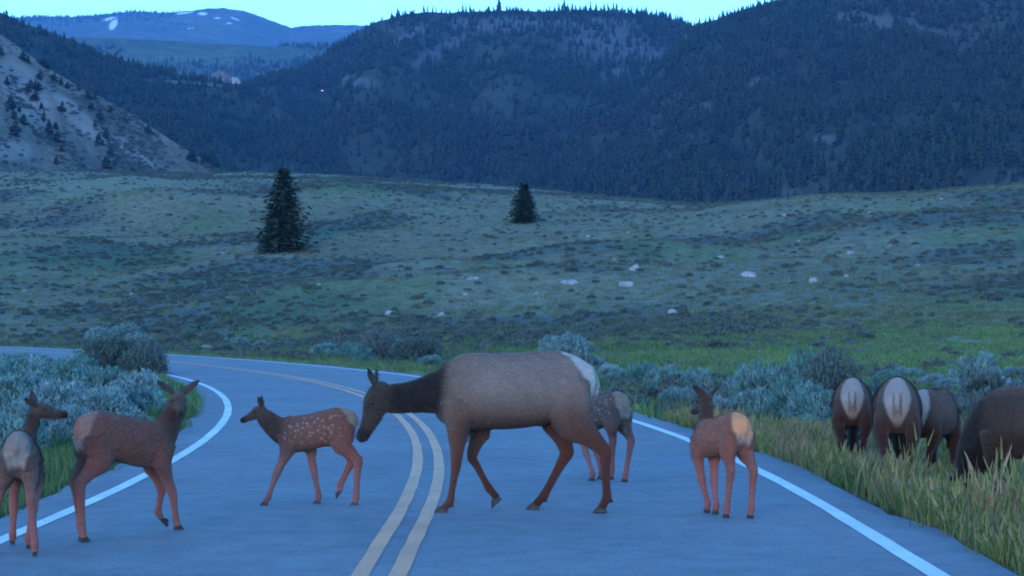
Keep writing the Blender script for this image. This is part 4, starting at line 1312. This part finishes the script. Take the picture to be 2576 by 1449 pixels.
# ------------------------------------------------------------------ meadow conifers (two single trees)
def conifer_big(seed, h, r0, n_wh, n_br, top_blunt=0.0, lean=0.0):
    r2 = np.random.default_rng(seed)
    V, F = [], []
    def leaf(c, dv, up, L, wd):
        s_ = np.cross(dv, up); s_ /= np.linalg.norm(s_) + 1e-9
        i = len(V)
        V.extend([c - dv * L * .5, c + s_ * wd * .5 + dv * L * .05, c + dv * L * .5 - up * L * .12, c - s_ * wd * .5 + dv * L * .05])
        F.append((i, i + 1, i + 2, i + 3))
    side_k = [0.75 + 0.5 * r2.random() for _ in range(9)]
    for k in range(n_wh):
        q = (k + r2.uniform(-.3, .3)) / n_wh
        q = min(max(q, 0.0), 1.0)
        z = h * (0.03 + 0.955 * q)
        rr_ = r0 * ((1 - q) ** 0.78 * (1 - top_blunt) + top_blunt * (1 - q ** 5) * 0.45) * r2.uniform(.8, 1.12) + 0.05 * r0
        nb = max(5, int(n_br * (0.4 + 0.6 * (1 - q))))
        for j in range(nb):
            a = 2 * math.pi * (j + r2.uniform(-.4, .4)) / nb + k * 1.3
            L = rr_ * r2.uniform(.55, 1.25) * side_k[int((a % 6.283) / 0.699) % 9]
            dr = np.array([math.cos(a), math.sin(a), 0])
            droop = -0.22 + 0.5 * q
            ns = max(4, int(11 * L / r0) + 2)
            for m_ in range(ns):
                u = (m_ + 0.6) / ns
                u = 0.12 + 0.88 * u
                c = dr * L * u + np.array([0, 0, z + (droop + r2.uniform(-.22, .22)) * L * u + 0.10 * L * u * u + r2.normal(0, .02) * h])
                for sg in (-1, 1):
                    ang = a + sg * r2.uniform(.25, 1.1)
                    dv = np.array([math.cos(ang), math.sin(ang), r2.uniform(-.35, .35)]); dv /= np.linalg.norm(dv)
                    up = np.array([r2.uniform(-.5, .5), r2.uniform(-.5, .5), 1.0]); up /= np.linalg.norm(up)
                    sz = (0.075 * r0 + 0.12) * r2.uniform(.7, 1.3)
                    leaf(c + dv * sz * .5, dv, up, sz * 1.9, sz * .95)
    return np.array(V), np.array(F)

def trunk_mesh(h, r, taper=0.1, seg=9, limbs=0, seed=0):
    V, F = [], []
    n_ = 8
    for i in range(n_):
        q = i / (n_ - 1)
        for j in range(seg):
            a = 2 * math.pi * j / seg
            rr_ = r * (1 - (1 - taper) * q) * (1.25 if i == 0 else 1)
            V.append((rr_ * math.cos(a), rr_ * math.sin(a), -0.15 + (h + .15) * q))
    for i in range(n_ - 1):
        for j in range(seg):
            F.append((i * seg + j, i * seg + (j + 1) % seg, (i + 1) * seg + (j + 1) % seg, (i + 1) * seg + j))
    return np.array(V), np.array(F)

def big_tree(px_, py_, h_px, r_frac, label, seed, n_wh, n_br, blunt):
    p = hit(px_, py_)
    h = h_px / FPX * p.y
    e = empty('spruce_tree', (p.x, p.y, p.z - 0.1), 0)
    V, F = conifer_big(seed, h, h * r_frac, n_wh, n_br, blunt)
    me = mesh_np('crown', V, F, [MAT_CONIFER_NEAR])
    obj('crown', me, e)
    V, F = trunk_mesh(h * .95, h * .022)
    obj('trunk', mesh_np('trunk', V, F, [MAT_BARK], True), e)
    return tag(e, label, 'tree', 'lone conifers on the meadow')
big_tree(712, 632, 206, 0.40, 'large broad dark conifer standing alone on the meadow slope', 3, 36, 16, 0.36)
big_tree(1320, 562, 102, 0.36, 'small pointed dark conifer alone near the crest of the meadow', 8, 30, 15, 0.0)

# ------------------------------------------------------------------ sagebrush
def sage_mesh(seed, n_clump, n_leaf, leaf_l, leaf_w, flat=0.8, mats=None, spiky=0.5):
    """unit-radius shrub: sprays of narrow leaves on a lumpy dome"""
    r2 = np.random.default_rng(seed)
    V, F = [], []
    lob = r2.normal(0, 1, (9, 3)); lob[:, 2] = np.abs(lob[:, 2]); lob /= np.linalg.norm(lob, axis=1)[:, None]
    lk = r2.uniform(.75, 1.2, 9)
    for c in range(n_clump):
        d = r2.normal(0, 1, 3); d[2] = abs(d[2]) * 0.9 + 0.02; d /= np.linalg.norm(d)
        near = (lob @ d)
        k = lk[near.argmax()] * (0.72 + 0.28 * near.max())
        depth = r2.uniform(.55, 1.0) ** 0.6
        p = d * k * depth * np.array([1, 1, flat])
        p[2] += 0.06
        ax = d * .6 + np.array([0, 0, .75]) + r2.normal(0, .28, 3); ax /= np.linalg.norm(ax)
        for m_ in range(n_leaf):
            dv = ax + r2.normal(0, spiky, 3); dv /= np.linalg.norm(dv)
            s_ = np.cross(dv, r2.normal(0, 1, 3)); s_ /= np.linalg.norm(s_) + 1e-9
            L = leaf_l * r2.uniform(.6, 1.3); wd = leaf_w * r2.uniform(.7, 1.3)
            b0 = p + r2.normal(0, .045, 3)
            i = len(V)
            V.extend([b0 - s_ * wd * .25, b0 + dv * L * .55 - s_ * wd * .5, b0 + dv * L, b0 + dv * L * .5 + s_ * wd * .5])
            F.append((i, i + 1, i + 2, i + 3))
    return np.array(V), np.array(F)

def stems_mesh(seed, n_=9):
    r2 = np.random.default_rng(seed)
    V, F = [], []
    for k in range(n_):
        a = r2.uniform(0, 6.28); sp = r2.uniform(.2, .75)
        p0 = np.array([r2.normal(0, .05), r2.normal(0, .05), -.05])
        p1 = np.array([math.cos(a) * sp * .5, math.sin(a) * sp * .5, .28])
        p2 = np.array([math.cos(a + .3) * sp, math.sin(a + .3) * sp, .62])
        i = len(V)
        for p, r_0 in ((p0, .045), (p1, .03), (p2, .012)):
            for j in range(5):
                V.append(p + np.array([math.cos(j * 1.2566), math.sin(j * 1.2566), 0]) * r_0)
        for q in range(2):
            for j in range(5):
                F.append((i + q * 5 + j, i + q * 5 + (j + 1) % 5, i + q * 5 + 5 + (j + 1) % 5, i + q * 5 + 5 + j))
    return np.array(V), np.array(F)

SAGE_NEAR, SAGE_NEAR_DARK = [], []
for sd_ in range(4):
    V, F = sage_mesh(40 + sd_, 640, 9, .115, .034)
    SAGE_NEAR.append(mesh_np('foliage', V, F, [MAT_SAGE]))
    V, F = sage_mesh(60 + sd_, 520, 9, .13, .036, .85, spiky=.6)
    SAGE_NEAR_DARK.append(mesh_np('foliage', V, F, [MAT_SAGE_DARK]))
V, F = stems_mesh(5)
STEMS = mesh_np('stem', V, F, [MAT_BARK], True)
def far_sage(mat, n=4, s0=80):
    out_ = []
    for sd_ in range(n):
        V, F = sage_mesh(s0 + sd_, 60, 4, .36, .17, .72)
        out_.append(mesh_np('sagebrush', V, F, [mat]))
    return out_
SAGE_FAR = far_sage(MAT_SAGE_FAR) + far_sage(MAT_SAGE_DARK, 2, 95)

rs = np.random.default_rng(91)
def near_sage(X, Y, r, hgt, label, group, dark=False):
    z = float(ground_z(np.array([X]), np.array([Y]))[0])
    e = empty('sagebrush', (X, Y, z - 0.02), rs.uniform(0, 6.28))
    e.scale = (r, r, hgt)
    obj('foliage', (SAGE_NEAR_DARK if dark else SAGE_NEAR)[int(rs.integers(0, 4))], e)
    obj('stem', STEMS, e)
    return tag(e, label, 'shrub', group)

def sage_px(px_, py_base, w_px, h_px, label, group, dark=False, depth=None):
    p = hit(px_, py_base) if depth is None else at(px_, py_base, depth)
    k = p.y / FPX
    return near_sage(p.x, p.y + w_px * k * .4, w_px * k / 2, h_px * k / 0.95, label, group, dark)

# massed on the inside of the bend (left)
sage_px(268, 952, 210, 118, 'big dark sagebrush standing tallest in the clump inside the road bend', None, True)
sage_px(352, 950, 130, 84, 'dark sagebrush at the tip of the clump inside the road bend', None, True)
gl = 'grey-green sagebrush massed inside the road bend'
LG = 'sagebrush inside the bend'
for (px_, py_, w_, h_) in ((40, 985, 190, 100), (150, 1000, 190, 95), (255, 1010, 180, 95), (340, 1015, 150, 90), (20, 1050, 230, 120), (130, 1060, 210, 120), (240, 1070, 200, 115), (335, 1062, 150, 95),
                           (60, 1120, 220, 125), (175, 1125, 190, 110), (290, 1120, 170, 95), (10, 1150, 170, 120), (110, 960, 150, 70), (0, 945, 140, 55), (80, 930, 120, 45), (190, 965, 120, 80), (385, 1010, 80, 55), (-60, 1010, 200, 110), (-80, 1090, 220, 130)):
    sage_px(px_, py_, w_, h_, gl, LG)
# right side
sage_px(2030, 1040, 200, 178, 'tall pale sagebrush, biggest of the clump beside the tail-on elk', None)
sage_px(2100, 1045, 160, 165, 'dark-hearted sagebrush between the tall pale one and the tail-on elk', None, True)
RGp = 'sagebrush clump outside the bend'
gr = 'blue-grey sagebrush in the clump on the verge beside the tail-on elk'
for (px_, py_, w_, h_) in ((1930, 1036, 150, 135), (1870, 1030, 130, 112), (1985, 1062, 150, 120), (2075, 1080, 170, 125), (1900, 1062, 120, 92), (2150, 1070, 130, 125), (1830, 1050, 110, 55), (1760, 1000, 120, 78), (1680, 985, 130, 74), (1620, 975, 120, 68),
                           (1560, 968, 110, 45), (1720, 1020, 110, 45), (1655, 1010, 90, 40), (2030, 1100, 120, 65), (2140, 1110, 110, 65)):
    sage_px(px_, py_, w_, h_, gr, RGp)
sage_px(2465, 985, 125, 105, 'upright sagebrush with a dark heart behind the grazing elk', None)
for (px_, py_, w_, h_) in ((2400, 990, 100, 45), (2540, 1000, 110, 55), (2360, 975, 90, 40), (2555, 960, 90, 40), (2300, 960, 90, 40), (2230, 965, 80, 40), (2420, 1040, 90, 45)):
    sage_px(px_, py_, w_, h_, 'low sagebrush in the flat behind the tail-on elk', 'low sagebrush behind the elk')
# beyond the road
sage_px(945, 914, 100, 98, 'round bluish sagebrush, tallest of the clump beyond the outer road edge', None, True)
sage_px(1040, 918, 150, 78, 'low spreading dark sagebrush in the clump beyond the outer road edge', None, True)
for (px_, py_, w_, h_) in ((810, 902, 80, 42), (870, 905, 80, 46), (925, 912, 80, 42), (1005, 914, 90, 52), (1085, 922, 80, 34), (985, 888, 80, 40), (978, 912, 95, 80), (915, 916, 70, 58)):
    sage_px(px_, py_, w_, h_, 'sagebrush in the clump beyond the outer edge of the bend', 'sagebrush beyond the bend')
sage_px(1420, 900, 120, 72, 'broad pale sagebrush alone in the green flat beyond the cow elk\'s rump', None)
for (px_, py_, w_, h_) in ((1385, 880, 70, 44), (1470, 893, 80, 40), (1500, 935, 90, 48), (1530, 958, 80, 42)):
    sage_px(px_, py_, w_, h_, 'sagebrush behind the cow elk\'s hindquarters', 'sagebrush behind the cow')
for (px_, py_, w_, h_) in ((530, 868, 60, 36), (545, 860, 50, 30), (600, 872, 60, 26), (470, 862, 50, 30), (480, 838, 34, 24), (430, 872, 60, 26), (300, 850, 90, 36), (240, 858, 80, 44), (340, 862, 80, 30), (660, 880, 60, 26)):
    sage_px(px_, py_, w_, h_, 'small sagebrush on the bank above the far road bend', 'sagebrush above the far bend', (px_ % 20) > 9)

# scattered over the meadow: the largest singly, the rest as one mass
N = 96000
cc_ = rs.uniform(-600, 3100, N)
dd_ = np.sqrt(rs.uniform(0, 1, N) * (600 ** 2 - 45 ** 2) + 45 ** 2)
dd_[:6400] = rs.uniform(40, 140, 6400)
XX, YY = (cc_ - 1288) / FPX * dd_, dd_
sg_, gn_, of_ = cover_maps(XX, YY)
prob = np.clip(0.11 + 0.75 * sg_ * (1 - .5 * gn_), 0, 1) * ((of_ > EDGE_R + .8) | (of_ < EDGE_L - .8))
prob = prob * np.where(YY < 120, 0.55, 1.0) * (1 - 0.85 * np.exp(-((YY - 95) / 28.0) ** 2) * (cc_ > 700))
dens = 1.0
kp = rs.uniform(0, 1, N) < prob * dens
XX, YY, cc_ = XX[kp], YY[kp], cc_[kp]
ZZ = ground_z(XX, YY)
rad = rs.uniform(.18, .46, len(XX)) * (1 + .5 * (rs.uniform(0, 1, len(XX)) > .9))
y_im = 800 - (ZZ - CAM_H) / YY * FPX
show = rad / YY * ((cc_ > 5) & (cc_ < 2570) & (y_im > 430))
# keep only what is not behind a rise
order = np.argsort(-show)[:165]
mask = np.zeros(len(XX), bool); mask[order] = True
for i in order:
    o = obj('sagebrush', SAGE_FAR[int(rs.integers(0, len(SAGE_FAR)))], loc=(XX[i], YY[i], ZZ[i] - .03))
    o.scale = (rad[i], rad[i], rad[i] * rs.uniform(.8, 1.15)); o.rotation_euler = (0, 0, rs.uniform(0, 6.28))
    tag(o, 'low sagebrush dotted over the open grassy flat beyond the road', 'shrub', 'sagebrush dotted over the flat')
rest = ~mask
scatter('sagebrush_cover', np.stack([XX, YY, ZZ - .03], 1)[rest], rs.uniform(0, 6.28, rest.sum()), np.stack([rad, rad, rad * .95], 1)[rest],
        [obj('p', m, link=False) for m in SAGE_FAR], 'low sagebrush covering the rolling meadow slopes')

P, c, y, t_ = slope_points(HILL_L, -600, 700, 8500, 0.0, 1.0, lambda c, y, X, Y: .15 + .85 * sstep(.45, .62, fbm(X / 18.0 + Y / 45.0, Y / 80.0, 307, 3)), 18)
scatter('hillside_scrub', P, rs.uniform(0, 6.28, len(P)), rs.uniform(.6, 1.7, len(P)), [obj('p', m, link=False) for m in SAGE_FAR[2:]], 'low dark scrub scattered over the dry hillside')
# ------------------------------------------------------------------ grass
def tuft(seed, n_, h, spread, wd, mat, lean=.35, heads=False):
    r2 = np.random.default_rng(seed)
    V, F = [], []
    for k in range(n_):
        a = r2.uniform(0, 6.28); rr_ = spread * math.sqrt(r2.random())
        p = np.array([rr_ * math.cos(a), rr_ * math.sin(a), -.02])
        b2 = r2.uniform(0, 6.28); L = h * r2.uniform(.55, 1.1); ln = lean * r2.uniform(.2, 1.2) * L
        dv = np.array([math.cos(b2), math.sin(b2), 0])
        s_ = np.array([-dv[1], dv[0], 0]) if r2.random() < .5 else np.array([1.0, 0, 0])
        p1 = p + np.array([0, 0, L * .5]) + dv * ln * .3
        p2 = p + np.array([0, 0, L * (1 - .12 * lean)]) + dv * ln
        i = len(V)
        V.extend([p - s_ * wd / 2, p + s_ * wd / 2, p1 + s_ * wd * .4, p1 - s_ * wd * .4, p2])
        F.append((i, i + 1, i + 2, i + 3)); F.append((i + 3, i + 2, i + 4, i + 4))
        if heads and r2.random() < .5:
            q = p2 - (p2 - p1) * .3
            w2 = wd * 2.2
            j = len(V)
            V.extend([q - s_ * w2 / 2, q + s_ * w2 / 2, p2 + s_ * w2 * .3 + (p2 - p1) * .12, p2 + (p2 - p1) * .2])
            F.append((j, j + 1, j + 2, j + 3))
    F = [tuple(dict.fromkeys(f)) for f in F]
    me = mesh_np('tuft', np.array(V), F, [mat])
    return obj('p', me, link=False)

def grass_field(name, n_, c0, c1, d0, d1, cond, sc, protos, label, seed):
    r2 = np.random.default_rng(seed)
    c = r2.uniform(c0, c1, n_); d = np.sqrt(r2.uniform(d0 * d0, d1 * d1, n_)) if d1 / d0 > 2.5 else r2.uniform(d0, d1, n_)
    X, Y = (c - 1288) / FPX * d, d
    sg_, gn_, of_ = cover_maps(X, Y)
    k = cond(X, Y, sg_, gn_, of_, r2)
    X, Y = X[k], Y[k]
    Z = ground_z(X, Y)
    scale = r2.uniform(sc[0], sc[1], len(X)) * (0.75 + 0.5 * vnoise(X / 1.5, Y / 1.5, seed))
    tl = r2.normal(0, .12, (len(X), 2))
    return scatter(name, np.stack([X, Y, Z], 1), r2.uniform(0, 6.28, len(X)), scale, protos, label, tl)

G1 = lambda: [tuft(200 + i, 16, .20, .12, .012, MAT_GRASS, .5) for i in range(4)]
G2 = lambda: [tuft(210 + i, 26, .28, .22, .018, MAT_GRASS, .7) for i in range(2)] + [tuft(214 + i, 26, .26, .22, .018, MAT_GRASS_SLOPE, .7) for i in range(3)]
G3 = [tuft(220 + i, 14, .62, .13, .009, MAT_GRASS_DRY, .35, True) for i in range(4)] + [tuft(225 + i, 18, .34, .15, .010, MAT_GRASS, .5) for i in range(2)]
def out_of(of_, m): return (of_ > EDGE_R + m) | (of_ < EDGE_L - m)
# short green strip on the left verge and inside the bend
grass_field('verge_grass', 20000, -400, 720, 13.5, 62, lambda X, Y, s_, g_, o_, r2: (o_ < EDGE_L + .05 - .25 * r2.random(len(X))) & (o_ > EDGE_L - 6), (.7, 1.3), G1(), 'short green grass along the verge inside the bend', 301)
# right verge: mixed tall grass
grass_field('roadside_grass', 22000, 1250, 2900, 10, 34, lambda X, Y, s_, g_, o_, r2: (o_ > EDGE_R + .02 + .3 * r2.random(len(X))) & (o_ < EDGE_R + 7), (.6, 1.25), [tuft(230 + i, 18, .30, .16, .011, MAT_GRASS, .5) for i in range(4)] + [tuft(236 + i, 12, .36, .12, .009, MAT_GRASS_DRY, .4, True) for i in range(3)], 'rough green grass on the verge outside the bend', 302)
grass_field('tall_seeding_grass', 1300, 2150, 2900, 12.5, 20.5, lambda X, Y, s_, g_, o_, r2: (o_ > EDGE_R + .35) & (o_ < EDGE_R + 4.5) & (vnoise(X / .7, Y / 1.1, 9) > .5), (.6, 1.15), G3, 'tall yellowish seeding grass in front of the elk', 303)
# meadow grass
grass_field('flat_grass', 54000, -500, 3000, 36, 150, lambda X, Y, s_, g_, o_, r2: out_of(o_, .1) & (r2.random(len(X)) < g_ * (.35 + .65 * sstep(.35, .6, fbm(X / 7.0, Y / 14.0, 88, 3)))), (.6, 1.2), [tuft(260 + i, 26, .26, .22, .018, MAT_GRASS_FLAT, .7) for i in range(4)], 'bright green grass in the damp flat beyond the road', 306)
grass_field('meadow_grass', 54000, -500, 3000, 34, 190, lambda X, Y, s_, g_, o_, r2: out_of(o_, .1) & (r2.random(len(X)) < (.75 - .55 * g_) * (1 - .9 * sstep(95, 185, Y))), (.7, 1.5), G2(), 'green and tan meadow grass beyond the road', 304)
grass_field('slope_grass', 39000, -500, 3000, 95, 420, lambda X, Y, s_, g_, o_, r2: out_of(o_, .1) & (r2.random(len(X)) < (.8 - .5 * s_) * sstep(90, 180, Y)), (.8, 1.5), [tuft(240 + i, 16, .30, .40, .035, MAT_GRASS_SLOPE, .8) for i in range(4)], 'dry grass on the rolling meadow slopes', 305)

# ------------------------------------------------------------------ rocks on the meadow
def rock(px_, py_, w_px, h_px, label, group=None, flat=1.0, k=0):
    p = hit(px_, py_)
    q = p.y / FPX
    o = obj('boulder', ROCKS[k % 5], loc=(p.x, p.y + w_px * q * .3, p.z - h_px * q * .1))
    o.scale = (w_px * q / 2, w_px * q / 2 * .8, h_px * q)
    o.rotation_euler = (0, 0, k * 1.1)
    return tag(o, label, 'rock', group)
rock(1600, 684, 36, 18, 'rounded pale boulder, tallest on the meadow slope', None, k=1)
rock(1886, 700, 46, 14, 'long slanting pale rock slab on the meadow slope')
rock(1432, 720, 60, 12, 'wide flat pale rock lying in sagebrush on the meadow slope', k=2)
rock(1575, 724, 48, 15, 'low reddish-grey rock beside the wide flat one', k=3)
rock(982, 794, 44, 11, 'low bluish rock in the grass above the outer road bend', k=4)
rock(1112, 796, 22, 12, 'small upright rock near the low bluish one', k=1)
rock(2046, 712, 28, 14, 'blue-grey boulder standing near the slanting slab', k=2)
rock(1190, 706, 40, 8, 'thin flat rock on the slope below the small pointed conifer', k=3)
gsm = 'small pale stone lying in the meadow grass'
for i, (px_, py_, w_, h_) in enumerate(((1815, 650, 20, 7), (1545, 660, 10, 6), (1350, 745, 12, 7), (1170, 748, 14, 8), (2140, 640, 26, 6), (2310, 672, 14, 7), (2560, 690, 14, 6), (2240, 620, 10, 5), (1420, 628, 26, 5), (800, 722, 14, 5), (560, 640, 10, 5), (330, 742, 10, 5),
                                        (1480, 600, 12, 6), (1580, 590, 10, 6), (2190, 540, 14, 6), (2100, 503, 10, 5), (2370, 505, 12, 6), (1975, 545, 12, 6), (2010, 610, 12, 5), (2130, 698, 16, 6), (1690, 790, 26, 12), (240, 690, 10, 4), (60, 735, 12, 5), (1330, 640, 8, 4))):
    rock(px_, py_, w_, h_, gsm, 'small stones in the meadow', k=i)
for i, (px_, py_, w_, h_) in enumerate(((520, 880, 34, 13), (545, 860, 26, 9), (565, 862, 22, 9), (600, 884, 22, 9), (628, 868, 14, 8), (575, 880, 14, 7))):
    rock(px_, py_, w_, h_, 'pale stone in the cluster on the bank above the far road bend', 'stones above the far bend', k=i)
# ------------------------------------------------------------------ air: blue dusk haze round the whole valley
m = bpy.data.materials.new('haze_air'); m.use_nodes = True
t = m.node_tree; t.nodes.clear()
pv = t.nodes.new('ShaderNodeVolumePrincipled')
pv.inputs['Color'].default_value = (0.16, 0.50, 1.0, 1)
pv.inputs['Density'].default_value = 7.6e-5
pv.inputs['Anisotropy'].default_value = 0.0
out = t.nodes.new('ShaderNodeOutputMaterial')
t.links.new(pv.outputs[0], out.inputs['Volume'])
bpy.context.view_layer.update()
_c = [o.matrix_world @ Vector(c) for o in COL.objects if o.type == 'MESH' for c in o.bound_box]
x0, x1 = min(p.x for p in _c) - 200, max(p.x for p in _c) + 200
y0, y1 = min(p.y for p in _c) - 200, max(p.y for p in _c) + 200
z0, z1 = min(p.z for p in _c) - 1.0, max(p.z for p in _c) + 20.0
V = [(x, y, z) for x in (x0, x1) for y in (y0, y1) for z in (z0, z1)]
F = [(0, 1, 3, 2), (4, 6, 7, 5), (0, 4, 5, 1), (2, 3, 7, 6), (0, 2, 6, 4), (1, 5, 7, 3)]
hz = obj('haze', mesh_np('haze', V, [tuple(f) for f in F], [m]))
tag(hz, 'thin blue evening haze filling the valley', kind='stuff')
